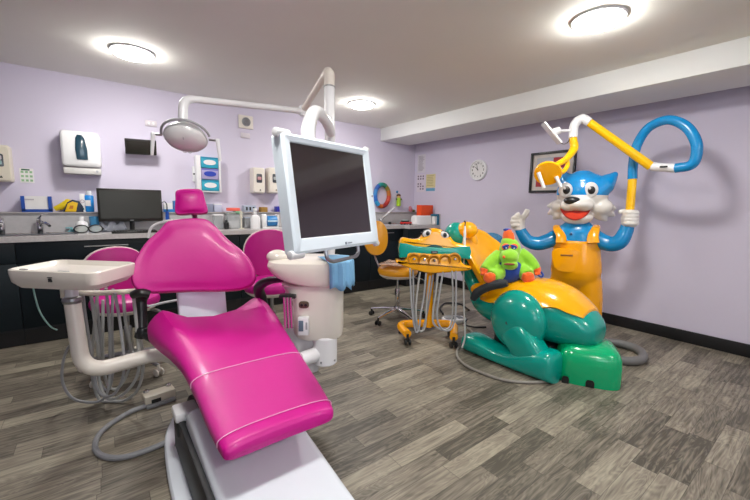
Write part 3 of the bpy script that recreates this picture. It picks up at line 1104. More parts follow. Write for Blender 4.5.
G().box((cx, 4.38, CT + .124), (w_, .09, .01), .002).make('lid', LG, t)
x = X(255, 4.28)
t = thing('white_jug', 'white plastic jug with a narrow neck on the worktop', 'bottle', (x, 4.28, CT))
rr = []
for z, s in ((0, .97), (.006, 1), (.12, 1), (.145, .8), (.16, .36), (.2, .34)):
    rr.append([(x + p[0] * s, 4.28 + p[1] * s, CT + z) for p in superloop(.055, .045, 20, 3)])
G().loft(rr).make('body', WHITE, t)
G().cyl((x, 4.28, CT + .2), (x, 4.28, CT + .235), .024, bev=.003).make('cap', WHITE, t)
t, cx, w_ = item_box(260, 266.5, 4.46, LEDGE, .06, 'small_basket', 'small ochre basket of bits on the ledge right of the white jug', 'basket', mat('ochre_basket', 'a8803a', .7, var=.3, scale=60))
# blue dispenser
x0, x1 = X(261, 4.3), X(277, 4.3)
t = thing('wipe_dispenser', 'white and blue roll dispenser on the worktop, left of the large screen', 'dispenser', ((x0 + x1) / 2, 4.3, CT))
g = G()
g.box((x0 + .03, 4.3, CT + .085), (.06, .1, .17), .02, seg=3)
g.box((x1 - .008, 4.3, CT + .08), (.016, .1, .16), .006)
g.box(((x0 + x1) / 2, 4.3, CT + .008), (x1 - x0, .1, .016), .004)
g.make('stand', WHITE, t)
G().cyl((x0 + .06, 4.3, CT + .085), (x1 - .016, 4.3, CT + .085), .062, 28, bev=.005).make('roll', mat('wipes_blue', '1b78b8', .4, coat=.2), t)
G().box(((x0 + x1) / 2 + .02, 4.235, CT + .085), (x1 - x0 - .07, .01, .02), .003).make('band', mat('light_band', 'b9d6e8', .4), t)
t, cx, w_ = item_box(275.5, 290, 4.46, LEDGE, .07, 'blue_box', 'deep blue box on the ledge half hidden by the left edge of the large screen', 'box', mat('ultramarine', '1a24a8', .4))
t = None

# ---- right end by the corner
x, y = X(382.5, 4.39), 4.39
t = thing('curved_tap', 'chrome tap with a swept white spout over the small basin', 'tap', (x - .02, y, CT))
G().cyl((x - .03, y, CT), (x - .03, y, CT + .09), .022, bev=.003).make('tap_body', CHROME, t)
G().tube(catmull([(x - .03, y, CT + .06), (x - .0, y - .04, CT + .12), (x + .07, y - .08, CT + .19), (x + .16, y - .1, CT + .27)], 6), [.02, .016, .014, .012], 10).make('spout', mat('tap_satin', 'd8d8da', .2, metal=.5), t)
x = X(393, 4.3)
g = G().lathe([(.02, 0), (.025, .02), (.02, .035), (.002, .04)], T(x, 4.37, CT))
tag(g.make('sink_plug', SOFTB, None), 'small dark plug standing on the worktop edge right of the curved tap', 'plug')


def cbox(px0, px1, y, z0, h, d):
    a, c = X(px0, y), X(px1, y)
    return (a + c) / 2, c - a


cx, w_ = cbox(413.5, 431, 4.08, CT, .1, .12)
t = thing('storage_bag', 'white crumpled storage bag on the worktop under the orange box', 'bag', (cx, 4.08, CT))
rr = []
for z, s in ((0, .9), (.01, 1), (.06, 1.02), (.1, .96), (.112, .8)):
    rr.append([(cx + p[0] * s * (1 + .04 * math.sin(i * 1.9 + z * 50)), 4.08 + p[1] * s, CT + z * 1.3) for i, p in enumerate(superloop(w_ / 2, .08, 28, 4))])
G().loft(rr).make('bag_body', WHITE, t)
cx2, w2 = cbox(419, 430.5, 4.08, 0, 0, 0)
t = thing('orange_box', 'bright orange square box standing on the white bag in the corner', 'box', (cx2, 4.08, CT + .146))
G().box((cx2, 4.08, CT + .146 + .08), (w2, .11, .16), .004).make('carton', mat('orange_card', 'e24a12', .55), t)
G().box((cx2 + w2 / 2 + .012, 4.10, CT + .21), (.02, .08, .12), .004).make('side_flap', WHITE, t)
cx, w_ = cbox(401.5, 411, 4.14, 0, 0, 0)
t = thing('toy_car', 'small red and black toy on the worktop left of the white bag', 'toy', (cx, 4.14, CT))
G().box((cx, 4.14, CT + .03), (w_, .07, .035), .012, seg=3).make('body', mat('toy_red', 'c02420', .35, coat=.4), t)
G().box((cx - .02, 4.14, CT + .055), (w_ * .7, .06, .03), .012, seg=3).make('cabin', mat('toy_black', '16241f', .35), t)
G().box((cx - .02, 4.14, CT + .072), (w_ * .5, .03, .012), .004).make('roof_stripe', mat('mint_white', 'c9dcd6', .5), t)
for kx in (-.3, .3):
    for ky in (-.035, .035):
        G().cyl((cx + kx * w_, 4.14 + ky - .008, CT + .014), (cx + kx * w_, 4.14 + ky + .008, CT + .014), .014, 14).make('wheel', BLACK, t)
cx, w_ = cbox(408, 415, 4.46, 0, 0, 0)
t = thing('soft_toy', 'small pink and green soft toy on the ledge left of the orange box', 'toy', (cx, 4.46, LEDGE))
G().ell((cx - .02, 4.46, LEDGE + .035), (.04, .03, .035)).make('body', mat('toy_pink', 'c87a86', .8), t)
G().ell((cx - .04, 4.45, LEDGE + .07), (.028, .025, .028)).make('head', mat('toy_pink2', 'd08a94', .8), t)
G().ell((cx + .045, 4.46, LEDGE + .02), (.035, .025, .02)).make('tail', mat('toy_olive', '6a6a3a', .8), t)
# teal angled stand
cx, w_ = cbox(432, 439, 3.96, 0, 0, 0)
t = thing('leaflet_holder', 'teal angled leaflet holder at the right end of the worktop', 'holder', (cx, 3.96, CT))
TL = mat('petrol_blue', '136a86', .4)
g = G()
g.box((cx + .02, 3.96, CT + .085), (.035, .1, .17), .004)
g.box((cx - .01, 3.96, CT + .155), (.09, .1, .03), .004)
g.make('stand', TL, t)
G().box((cx - .02, 3.96, CT + .07), (.045, .07, .13), .002).make('leaflets', PAPER, t)
# ------------------------------------------------------------------ stools
def star_base(t, M, R_, hub_z, legm, cast, n=5, a0=0.0, cr=.026):
    for i in range(n):
        a = a0 + 2 * PI * i / n
        d = V((math.cos(a), math.sin(a), 0))
        g = G().tube([M @ (d * .02 + V((0, 0, hub_z))), M @ (d * R_ * .55 + V((0, 0, hub_z - .015))), M @ (d * R_ + V((0, 0, .075)))], [.022, .017, .013], 10, flat=.8)
        leg = g.make('leg', legm, t)
        c = d * R_
        p = V((-d.y, d.x, 0))
        g = G()
        for k in (-1, 1):
            g.cyl(M @ (c + p * (k * .013) + V((0, 0, cr))), M @ (c + p * (k * .026) + V((0, 0, cr))), cr, 18, bev=.004)
        g.tube([M @ (c + V((0, 0, .03))), M @ (c + V((0, 0, .08)))], .011, 8)
        g.make('castor', cast, leg)


def dental_stool(name, lab, cat, x, y, rz, seat_z, seatm, trimm, legm, cast, a0, back, arm=None, group=None, R_=.28):
    t = thing(name, lab, cat, (x, y, 0), rz, group)
    M = WM[t]
    G().cyl(M @ V((0, 0, .08)), M @ V((0, 0, .14)), .035, bev=.005).make('hub', legm, t)
    g = G().cyl(M @ V((0, 0, .13)), M @ V((0, 0, seat_z * .62)), .026, bev=.003)
    g.cyl(M @ V((0, 0, seat_z * .6)), M @ V((0, 0, seat_z - .06)), .014)
    g.make('gas_column', legm, t)
    G().lathe([(.17, seat_z - .075), (.19, seat_z - .06), (.2, seat_z - .05), (.2, seat_z - .045)], M, 36).make('seat_pan', trimm, t)
    pr = [(.18, -.05), (.203, -.042), (.213, -.02), (.213, .0), (.204, .02), (.185, .032), (.14, .04), (.08, .043), (.002, .044)]
    G().lathe([(r, z + seat_z) for r, z in pr], M, 40).make('seat', seatm, t)
    star_base(t, M, R_, .115, legm, cast, a0=a0)
    for k in (0, 1):
        lv = G().tube(catmull([M @ V((.05 + k * .02, -.02, seat_z - .07)), M @ V((.17, -.08 - k * .1, seat_z - .09)), M @ V((.21, -.1 - k * .1, seat_z - .13))], 5), .006, 6)
        lvo = lv.make('height_lever', legm, t)
        G().cyl(M @ V((.21, -.1 - k * .1, seat_z - .12)), M @ V((.212, -.1 - k * .1, seat_z - .155)), .013, bev=.003).make('lever_knob', BLACK, lvo)
    if back:
        bw, bh, bz, by, bt = back
        def warp(q):
            return V((q.x, q.y, q.z - (q.x ** 2) * .9))
        Mb = M @ frame((0, by, bz), x=(-1, 0, 0), z=(0, -1, .12))
        o = [(a, b) for a, b in superloop(bw / 2, bh / 2, 36, 2.25)]
        shell = [(a * 1.05, b * 1.05) for a, b in o]
        def warp2(q):
            return V((q.x, q.y, q.z - (q.x ** 2) * .9 - .028))
        G().cushion(shell, .02, Mb, 0, warp2).make('back_shell', trimm, t)
        G().cushion(o, .055, Mb, .15, warp).make('backrest', seatm, t)
        G().tube(catmull([M @ V((0, .05, seat_z - .06)), M @ V((0, by * .8, seat_z - .07)), M @ V((0, by + .04, seat_z + .03)), M @ V((0, by + .035, bz))], 6), [.014, .014, .012], 10, flat=1).make('back_post', legm, t)
    return t


# left pink stool behind the instrument tray; its back is towards the cabinets
dental_stool('dental_stool', 'round magenta dental stool with a domed backrest behind the cream instrument tray', 'stool', .12, 3.10, .15, .515, PINK2, CREAM, STEEL, CREAM, -1.2,
             (.40, .34, .70, .21, .05), R_=.30, group='magenta stools')
# right pink stool, between the chair and the instrument unit
dental_stool('dental_stool', 'round magenta dental stool with an oval backrest between the pink chair and the cream unit', 'stool', 1.055, 2.72, -.35, .59, PINK2, CREAM, STEEL, BLACK, .3,
             (.42, .40, .80, .20, .05), R_=.24, group='magenta stools')
AMB = mat('amber_vinyl', 'e09a1c', .3, coat=.4, var=.06)
ys = dental_stool('dental_stool', 'amber yellow stool on a chrome star base beside the dark cabinets', 'stool', 2.49, 2.86, 0.0, .54, AMB, CREAM, CHROME, BLACK, -.45,
                  None, R_=.30)
M = WM[ys]
o = superloop(.13, .185, 30, 2.2)
pc = at(376, 238, 3.85)
Mb = frame(pc, x=(.8, -.5, 0), z=(-.45, -.85, .12))
G().cushion(o, .06, Mb, .2, lambda q: V((q.x, q.y, q.z - q.x * q.x))).make('backrest', AMB, ys)
G().tube(catmull([M @ V((0, .0, .50)), M @ V((-.12, .06, .46)), pc + V((0, .05, -.15)), pc + V((0, .03, 0))], 6), .013, 8).make('back_post', CHROME, ys)
# clear sleeve left lying on the amber seat
def sleeve():
    rnd = random.Random(5)
    c = V((2.42, 2.84, .59))
    g = G()
    n = 9
    vs_, fs = [], []
    for i in range(n):
        for j in range(n):
            u, v = i / (n - 1) - .5, j / (n - 1) - .5
            p = V((u * .34, v * .26, 0))
            r_ = p.length
            vs_.append(RZ(.5) @ V((p.x, p.y, .012 * rnd.random() + .022 - .0 * r_)) + c)
    for i in range(n - 1):
        for j in range(n - 1):
            fs.append([i * n + j, i * n + j + 1, (i + 1) * n + j + 1, (i + 1) * n + j])
    g.add(vs_, fs)
    o_ = g.make('plastic_sleeve', mat('sleeve_film', 'e0bba0', .15, coat=.6, alpha=.7, var=.1), None, sub=1)
    md = o_.modifiers.new('thick', 'SOLIDIFY')
    md.thickness = .003
    tag(o_, 'clear crinkled plastic sleeve lying on the amber stool seat', 'plastic cover')


sleeve()
# ------------------------------------------------------------------ pink dental chair
CX = 0.47
ch = thing('dental_chair', 'large magenta dental chair with headrest, facing the viewer at the left', 'dental chair', (CX, 1.5, 0))
# floor plate, three lobes
def plate_out():
    pts = [(.24, 2.12), (.19, 1.95), (.165, 1.6), (.17, 1.2), (.2, .8), (.4, .7), (.66, .8), (.735, 1.1), (.735, 1.28), (.70, 1.5), (.68, 1.8), (.66, 2.05), (.5, 2.2), (.3, 2.2)]
    return [(p.x, p.y) for p in catmull([(a, b, 0) for a, b in pts], 5, closed=True)][::-1]
G().prism(plate_out(), 0, .045, .018).make('floor_plate', BASEW, ch)
# sloping base cover
def cover(x0, x1, prof, r, name, m):
    rings = []
    for y, zt, in prof:
        w_ = x1 - x0
        rings.append([((x0 + x1) / 2 + p[0], y, (zt + .045) / 2 + p[1]) for p in rrect(w_, zt - .045, r)])
    return G().loft(rings).make(name, m, ch)
cover(.248, .637, [(.55, .17), (.56, .19), (1.0, .25), (1.5, .325), (1.62, .335), (1.66, .31), (1.67, .28)], .03, 'base_cover', BASEW)
G().box((.238, 1.28, .15), (.026, 1.15, .20), .006, M=None).make('side_panel', SOFTB, ch)
G().box((.46, 1.78, .16), (.34, .24, .23), .02).make('rear_base', SOFTB, ch)
G().box((.262, 1.76, .265), (.10, .11, .045), .012).make('side_bracket', WHITE, ch)
G().box((.262, 1.76, .205), (.085, .10, .06), .004).make('bracket_foot', SOFTB, ch)
# lift arms under the seat
g = G()
for x in (.36, .58):
    g.tube([(x, 1.7, .28), (x, 1.98, .42)], .035, 10)
g.make('lift_arm', SOFTB, ch)
G().box((.52, 1.86, .47), (.40, .62, .07), .02, M=T(.52, 1.86, .47) @ RXm(.0) @ T(-.52, -1.86, -.47)).make('seat_frame', SOFTB, ch)
G().box((.5, 1.5, .40), (.30, .34, .03), .01, M=T(.5, 1.5, .40) @ RXm(.13) @ T(-.5, -1.5, -.40)).make('leg_frame', SOFTB, ch)
# one long seat and leg cushion: sections across x along y
secs = [  # y, centre x, half width, top z, thickness, side lift
    (1.115, .470, .175, .425, .025, 0), (1.122, .470, .195, .443, .05, 0), (1.15, .472, .207, .457, .066, 0), (1.3, .483, .224, .478, .078, .0), (1.5, .495, .238, .508, .085, .002),
    (1.7, .505, .257, .532, .09, .008), (1.9, .512, .288, .54, .115, .03), (2.05, .512, .318, .54, .13, .055), (2.17, .510, .335, .54, .14, .078), (2.23, .510, .34, .54, .13, .09), (2.265, .510, .33, .53, .10, .09), (2.275, .510, .31, .52, .06, .085)]
ys_, rings = [], []
def interp(secs, k=5):
    cols = list(zip(*secs))
    out = []
    pts = [[V((c, 0, 0)) for c in col] for col in cols]
    res = [[p.x for p in catmull(col, k)] for col in pts]
    return list(zip(*res))
def seat_ring(y, cx, hw, zt, th, lift, scale=1.0, dz=0):
    r = []
    N_ = 40
    for a, b in superloop(1, 1, N_, 4.2):
        u = a
        k = max(0, abs(u) - .2) / .55
        lf = lift * (k ** 1.6 if k < 1 else 1 - .55 * ((abs(u) - .75) / .25) ** 1.5)
        crown = .008 * (1 - u * u)
        r.append((cx + u * hw * scale, y - lift * .6 * abs(u) ** 2 * 0, zt - th / 2 + b * th / 2 * scale + lf + crown + dz))
    return r
SI = interp(secs)
G().loft([seat_ring(*s) for s in SI]).make('seat', PINK, ch)
# clear vinyl foot cover sleeve over the leg end
rings = []
for s in SI:
    if 1.16 <= s[0] <= 1.56:
        y, cx, hw, zt, th, lf = s
        rings.append(seat_ring(y - (.0 if y > 1.14 else .004), cx, hw + .004, zt + .0035, th + .007, lf))
N_ = 40
vs_ = [p for r in rings for p in r]
rndc = random.Random(11)
fs = []
for i in range(len(rings) - 1):
    for j in range(N_):
        k = (j + 1) % N_
        fs.append([i * N_ + j, i * N_ + k, (i + 1) * N_ + k, (i + 1) * N_ + j])
g = G().add(vs_, fs)
FILM = bpy.data.materials.new('clear_vinyl_film')
FILM.use_nodes = True
nt = FILM.node_tree
b = nt.nodes['Principled BSDF']
b.inputs['Base Color'].default_value = (1, .55, .85, 1)
b.inputs['Roughness'].default_value = .1
b.inputs['Alpha'].default_value = .05
b.inputs['Specular IOR Level'].default_value = .8
tcn = nt.nodes.new('ShaderNodeTexCoord')
nz = nt.nodes.new('ShaderNodeTexNoise')
nz.inputs['Scale'].default_value = 14
nz.inputs['Distortion'].default_value = 1.5
nt.links.new(tcn.outputs['Object'], nz.inputs['Vector'])
bp = nt.nodes.new('ShaderNodeBump')
bp.inputs['Strength'].default_value = .7
bp.inputs['Distance'].default_value = .04
nt.links.new(nz.outputs['Fac'], bp.inputs['Height'])
nt.links.new(bp.outputs['Normal'], b.inputs['Normal'])
co = g.make('foot_cover', FILM, ch)
co['label'] = 'clear vinyl sleeve over the foot end'
# hem of the sleeve
G().tube([V(p) for p in rings[-1]][:21], .0022, 6).make('cover_hem', mat('hem_film', 'f3b8dc', .3, alpha=.7), co)
ring0 = rings[0]
G().tube([V(p) for p in ring0][:21], .0018, 6).make('cover_hem', mat('hem_film', 'f3b8dc', .3, alpha=.7), co)

# backrest: broad bell outline, seen face-on
BC = at(196, 253, 2.16)
zb = V((-.25, -.93, .32)).normalized()
Mb = frame(BC, x=(.93, -.37, 0), z=zb)
def px_out(pts, d):
    """outline measured on the plane of the backrest"""
    out = []
    inv = Mb.inverted()
    n = Mb.col[2].to_3d()
    for px, py in pts:
        r = ray(px, py)
        t_ = (Mb.translation - CAM).dot(n) / r.dot(n)
        q = inv @ (CAM + r * t_)
        out.append((q.x, q.y))
    return out
bo = [(172, 221), (190, 219), (206, 220), (216, 227), (228, 240), (243, 253), (252, 266), (255.5, 279), (251, 287), (240, 291), (218, 292), (195, 292), (170, 293), (150, 294), (139, 291), (134.5, 282), (135, 270), (139, 258), (148, 243), (160, 231), (166, 224)]
bo2 = px_out(bo, 0)
sm = [(p.x, p.y) for p in catmull([(a, b, 0) for a, b in bo2], 4, closed=True)]
def bwarp(q):
    return V((q.x, q.y, q.z + (.09 * (abs(q.x) / .35) ** 2.2 * max(0, min(1, (.28 - q.y) / .45)))))
G().cushion(sm, .085, Mb, .25, bwarp).make('backrest', PINK, ch)
sh = [(a * .93, b * .98 + .012) for a, b in sm]
G().cushion(sh, .03, Mb @ T(0, .0, -.055), 0, lambda q: V((q.x, q.y, q.z + .09 * (abs(q.x) / .35) ** 2.2 * max(0, min(1, (.28 - q.y) / .45))))).make('back_shell', WHITE, ch)
# neck hardware and headrest
hc = at(192, 202.5, 2.25)
Mh = frame(hc, x=(.95, -.3, 0), z=(-.2, -.95, .18))
hp = []
for px, py in [(177, 191), (192, 189.5), (202, 191), (205, 200), (208, 211), (204, 214), (190, 214.5), (178, 215), (175, 211), (175.5, 200)]:
    r = ray(px, py)
    n = Mh.col[2].to_3d()
    q = Mh.inverted() @ (CAM + r * ((Mh.translation - CAM).dot(n) / r.dot(n)))
    hp.append((q.x, q.y, 0))
ho = [(p.x, p.y) for p in catmull(hp, 4, closed=True)]
hr = G().cushion(ho, .075, Mh, .35).make('headrest', PINK, ch)
G().box((0, -.005, -.05), (.12, .08, .03), .01, M=Mh).make('headrest_mount', BLACK, hr)
G().tube([Mh @ V((0, -.02, -.06)), Mb @ V((.0, .17, -.06)), Mb @ V((0, .0, -.07))], .016, 10).make('neck_bar', STEEL, ch)
# white rim tube seen at the left shoulder
# spine panel between back and seat
pa, pb = at(198, 290, 2.28), at(203, 316, 2.3)
G().box((.475, 2.37, .66), (.27, .05, .44), .015, M=T(.475, 2.37, .66) @ RXm(-.18) @ T(-.475, -2.37, -.66)).make('spine_cover', COOL, ch)
G().box((.5, 2.32, .47), (.24, .1, .1), .02).make('hinge_housing', WHITE, ch)
G().tube(catmull([at(140, 300, 2.3), at(148, 306, 2.32), at(162, 303, 2.36), at(178, 300, 2.4)], 6), .008, 8).make('side_rail', WHITE, ch)
# arm supports
def arm(pts, rads, pad, lab):
    a = G().tube(catmull(pts, 6), rads, 14).make('armrest', BLACK, ch)
    return a
a1 = G().tube(fillet([at(142, 334, 2.05), at(141, 300, 2.08), at(140, 291, 2.08)], .03), [.029, .029, .030, .04, .046, .048], 14).make('armrest', BLACK, ch)
G().tube(catmull([at(133, 295, 1.96), at(141, 292.5, 1.96), at(150, 294, 1.98)], 5), [.026, .034, .026], 14, flat=.8).make('arm_pad', BLACK, a1)
G().cyl(at(141, 338, 2.05), at(143, 327, 2.05), .034, bev=.008).make('arm_joint', BLACK, a1)
G().tube([at(142, 334, 2.05), (.26, 2.0, .47)], .018, 8).make('arm_bar', SOFTB, a1)
a2 = G().tube(catmull([at(266, 318, 2.34), at(262, 300, 2.33), at(259, 288, 2.28), at(268, 281, 2.2), at(284, 279, 2.12)], 6), [.03, .033, .034, .025, .018], 14).make('armrest', BLACK, ch)
G().tube([at(266, 318, 2.34), (.72, 2.25, .46), (.66, 2.1, .46)], .018, 8).make('arm_bar', SOFTB, a2)
# curved hand rail at the left shoulder
G().tube(catmull([at(148, 238, 2.26), at(151, 228, 2.26), at(159, 223, 2.26), at(172, 220, 2.25)], 6), .008, 8).make('shoulder_rail', WHITE, ch)
g = G()
# ------------------------------------------------------------------ cream instrument tray on its post, left of the chair
def ph(px, py, z):
    return on(2, z, px, py)


ZT = .86
tr = thing('instrument_tray', 'cream instrument tray on a bent white post beside the pink chair, hoses hanging below', 'dental tray', (-.1, 2.25, 0))
# tray outline measured at its rim height
c0, c1, c2, c3 = at(15, 269, 1.80), at(97, 273, 1.72), at(136, 263, 2.12), at(58, 259, 2.32)
cen = (c0 + c1 + c2 + c3) / 4
ux = ((c1 - c0) + (c2 - c3)) * .5
uy = ((c3 - c0) + (c2 - c1)) * .5
ux.z = 0
uy.z = 0
TW, TD = ux.length, uy.length
Mt = frame((cen.x, cen.y, 0), x=ux, z=(0, 0, 1))
skew = uy.dot(ux.normalized()) / TD
zr = .90
QD = [V(q) for q in ((-.375, 2.33, 0), (-.015, 1.93, 0), (.14, 2.27, 0), (-.165, 2.50, 0))]
cen = sum(QD, V()) / 4
ux = ((QD[1] - QD[0]) + (QD[2] - QD[3])) * .5
uy = ((QD[3] - QD[0]) + (QD[2] - QD[1])) * .5
TW, TD = ux.length, uy.length
Mt = frame((cen.x, cen.y, 0), x=ux, z=(0, 0, 1))
skew = uy.dot(ux.normalized()) / TD
TD *= math.sqrt(1 - skew * skew)
skew = uy.dot(ux.normalized()) / TD
def tring(s, z, ins=0):
    out = []
    for a, b_ in rrect(TW * s - ins, TD * s - ins, .05, 5):
        out.append(Mt @ V((a + b_ * skew, b_, z)))
    return out
G().loft([tring(.72, zr - .085), tring(.86, zr - .082), tring(.97, zr - .055), tring(1.0, zr - .015), tring(1.0, zr), tring(1, zr + .004, .014), tring(1, zr - .004, .03), tring(.96, zr - .018, .05), tring(.5, zr - .018, .05)]).make('tray_body', CREAM, tr)
# raised side handles on the rim
G().box((-TW * .3, -TD * .5 + .035, zr + .001), (.035, .012, .006), .002, M=Mt).make('slot', GREYP, tr)
G().box((TW * .15, -TD * .5 + .03, zr - .001), (.05, .012, .006), .002, M=Mt).make('slot', GREYP, tr)
fr = Mt @ V((0.01 - TD * .5 * skew, -TD * .5 - .001, zr - .02))
ff = frame(fr + V((0, 0, -.012)), x=ux, z=Mt.col[0].to_3d().cross(V((0, 0, 1))) + V((0, 0, -.1)))
em = G().prism([(-.008, -.012), (-.003, -.012), (0, -.002), (.003, -.012), (.008, -.012), (.006, .004), (-.006, .004)], -.002, .003, 0, ff)
em.prism([(-.01, .007), (.01, .007), (.01, .010), (-.01, .010)], -.002, .003, 0, ff)
em.make('emblem', BLACK, tr)
# lower hose rail
G().tube(catmull([at(70, 287, 1.88), at(80, 292, 1.9), at(100, 293, 1.96), at(138, 291, 2.12)], 6), .02, 12, flat=.7).make('hose_rail', CREAM2, tr)
# post
pt0, pt1, pt2, pt3 = at(71, 284, 1.86), at(74, 310, 1.86), at(86, 372, 1.86), at(160, 354, 2.12)
G().cyl(at(71.3, 283, 1.86), at(72, 297, 1.86), .028).make('upper_post', WHITE, tr)
G().lathe([(.03, -.02), (.04, -.014), (.044, 0), (.04, .014), (.03, .02)], frame(at(72.4, 300, 1.86), x=(1, 0, 0), z=(0, 0, 1))).make('collar', STEEL, tr)
G().tube(fillet([at(72.5, 302, 1.86), at(83, 374, 1.86), at(163, 352, 2.1), (.33, 2.02, .36)], .12, 10), [.036, .038, .04, .039, .037, .037], 18).make('post', CREAM, tr)
G().box((0, 0, 0), (.022, .03, .05), .004, M=T(*at(63, 293, 1.9))).make('side_clip', CREAM2, tr)
G().cyl(at(104, 283, 1.85), at(104, 287, 1.85), .02).make('hose_socket', BLACK, tr)
# hanging hoses (each loops near the floor)
LH = mat('pale_grey_hose', 'a9aaa8', .45, var=.05, scale=40)
hs = [
    [(82, 288), (86, 320), (91, 350), (96, 385), (104, 396), (116, 392), (124, 370), (121, 330), (115, 293)],
    [(90, 288), (94, 315), (98, 350), (100, 385), (110, 399), (128, 390), (139, 368), (137, 330), (133, 292)],
    [(106, 288), (109, 320), (110, 350), (109, 385), (102, 400), (85, 402), (70, 396), (62, 378), (66, 352), (80, 335)],
    [(98, 287), (95, 320), (92, 360), (94, 385), (102, 402), (120, 402), (136, 392), (143, 370), (141, 340), (134, 300)],
    [(113, 289), (112, 330), (113, 370), (108, 390), (99, 378), (100, 340), (97, 300)],
    [(123, 294), (126, 325), (131, 350), (128, 372), (118, 388), (108, 385), (103, 360), (103, 300)],
]
for i, pl in enumerate(hs):
    n = len(pl)
    pts = [at(px, py, 1.93 + .05 * i + .12 * math.sin(k / (n - 1) * PI)) for k, (px, py) in enumerate(pl)]
    pts = [V((p.x, p.y, max(p.z, .012))) for p in catmull(pts, 7)]
    G().tube(pts, .0085 if i % 2 else .0075, 8).make('hose', LH if i % 2 else HOSE, tr)
t = G().tube(catmull([at(33, 281, 1.9), at(34, 292, 1.9), at(40, 312, 1.9), at(50, 326, 1.92), at(57, 330, 1.95)], 6), .004, 6)
t.make('thin_tube', mat('aqua_tube', '8fb7ae', .4), tr)

# ------------------------------------------------------------------ foot control and cable on the floor
p = ph(159, 394, .05)
fc = thing('foot_control', 'white box foot control with metal studs on the floor left of the pink chair', 'foot pedal', (p.x, p.y, 0))
Mf = T(p.x, p.y, 0) @ RZ(.12)
G().box((0, -.005, .012), (.155, .10, .024), .006, M=Mf).make('base_plate', GREYP, fc)
G().box((0, .0, .047), (.165, .085, .05), .006, M=Mf).make('housing', CREAM2, fc)
G().box((-.025, -.0425, .036), (.05, .006, .022), .001, M=Mf).make('port', BLACK, fc)
for k in (-.06, .06):
    G().lathe([(.016, 0), (.016, .008), (.010, .014), (.002, .015)], Mf @ T(k, .03, .072)).make('stud', CHROME, fc)
hp_ = [ph(183, 432, .02), ph(160, 445, .014), ph(125, 457, .013), ph(103, 456, .013), ph(95, 446, .013), ph(103, 430, .013), ph(128, 413, .014), ph(150, 404, .02), ph(166, 394, .035), ph(170, 391, .03)]
tag(G().tube(catmull([(.235, 1.86, .05)] + hp_, 7), .0135, 10).make('control_cable', mat('cable_grey', '85868a', .5, var=.04), None), 'thick grey cable curving over the floor from the foot control to the chair base', 'cable')

# ------------------------------------------------------------------ cream unit right of the chair
un = thing('spittoon_unit', 'cream upright dental unit with a rounded top, standing right of the pink chair', 'dental unit', (1.0, 2.0, 0))
# plan outline of the body
ctr = at(314, 310, 2.17)
ctr.z = 0
Mu = frame(ctr, x=(.82, -.57, 0), z=(0, 0, 1))
def lift(r_):
    out = []
    for p in r_:
        u = (Mu.inverted() @ p).x
        out.append(p + V((0, 0, .055 * max(0, -u / .24) ** 1.3)))
    return out


# lower body: deep column facing the viewer
def uring(hw, hd, z, cx=0, cy=0, e=3.2):
    return [Mu @ V((cx + a, cy + b_, z)) for a, b_ in superloop(hw, hd, 32, e)]
zb0 = .36
G().loft([uring(.12, .13, .445, .035), uring(.135, .142, .455, .035), uring(.145, .15, .48, .03), uring(.160, .16, .70, .015), uring(.178, .168, .765, .0), uring(.17, .16, .77, .0)]).make('column_body', CREAM, un)
G().box((-.06, .02, .48), (.20, .24, .50), .03, M=Mu).make('side_housing', mat('cool_cream', 'cfcdd0', .35, coat=.2), un)
G().loft([lift(uring(.18, .17, .765, .0)), lift(uring(.215, .185, .775, -.01)), lift(uring(.23, .195, .80, -.02)), uring(.235, .2, .87, -.02), uring(.228, .192, .895, -.02), uring(.2, .17, .905, -.02), uring(.02, .02, .908, -.02)]).make('top_cover', CREAM, un)
G().ell(tuple(Mu @ V((-.2, -.05, .915))), (.06, .06, .04)).make('bowl_knob', CREAM, un)
fm = frame(Mu @ V((-.035, -.162, .665)), x=Mu.col[0].to_3d(), z=-Mu.col[1].to_3d())
G().prism(superloop(.028, .02, 20, 2.8), -.02, .004, .002, fm).make('socket_recess', mat('dull_bronze', '6a5a4c', .4, metal=.4), un)
for k in (-1, 1):
    G().cyl(fm @ V((k * .011, 0, .004)), fm @ V((k * .011, 0, .009)), .008, 12).make('socket_pin', BLACK, un)
sb = G().box((0, -.115, .012), (.058, .10, .04), .005, M=fm).make('switch_box', WHITE, un)
G().box((-.012, -.11, .033), (.026, .06, .004), .001, M=fm).make('switch_window', mat('slate_blue_window', '5a6f80', .3), sb)
G().box((.018, -.11, .033), (.01, .04, .004), .001, M=fm).make('switch_rocker', GREYP, sb)
# side instruments in chrome holders
for k in range(3):
    q0, q1 = at(284.5 + 3.2 * k, 297, 1.97), at(286 + 3.2 * k, 328, 2.0)
    G().cyl(q1, q0, .009, 10).make('suction_handpiece', CHROME, un)
G().box((0, 0, 0), (.09, .05, .02), .004, M=frame(at(288, 296, 1.99), x=Mu.col[0].to_3d(), z=(0, 0, 1))).make('handpiece_holder', BLACK, un)
# foot joint and arm to the chair
jb = at(325, 351, 2.12)
G().lathe([(.062, -.07), (.070, -.062), (.070, .09), (.064, .1)], frame(jb, x=(1, 0, 0), z=(0, 0, 1)), 32).make('joint_cylinder', WHITE, un)
for a in (-2.4, -1.2):
    G().cyl(jb + V((.066 * math.cos(a), .066 * math.sin(a), -.04)), jb + V((.073 * math.cos(a), .073 * math.sin(a), -.04)), .006, 8).make('bolt', STEEL, un)
G().tube([jb + V((0, 0, 0)), at(300, 360, 2.02), (.72, 1.9, .36), (.6, 1.9, .36)], .042, 16).make('link_arm', WHITE, un)
# tall light post rising from the unit, with the swing arms
P0, P1, P2, P3 = at(331, 232, 2.3), at(329.5, 72, 2.3), at(303, 111, 2.75), at(181, 97, 2.15)
G().tube([Mu @ V((.08, .1, .88)), P0, at(330, 146, 2.3), at(329.5, 88, 2.3)], .034, 14).make('light_post', WHITE, un)
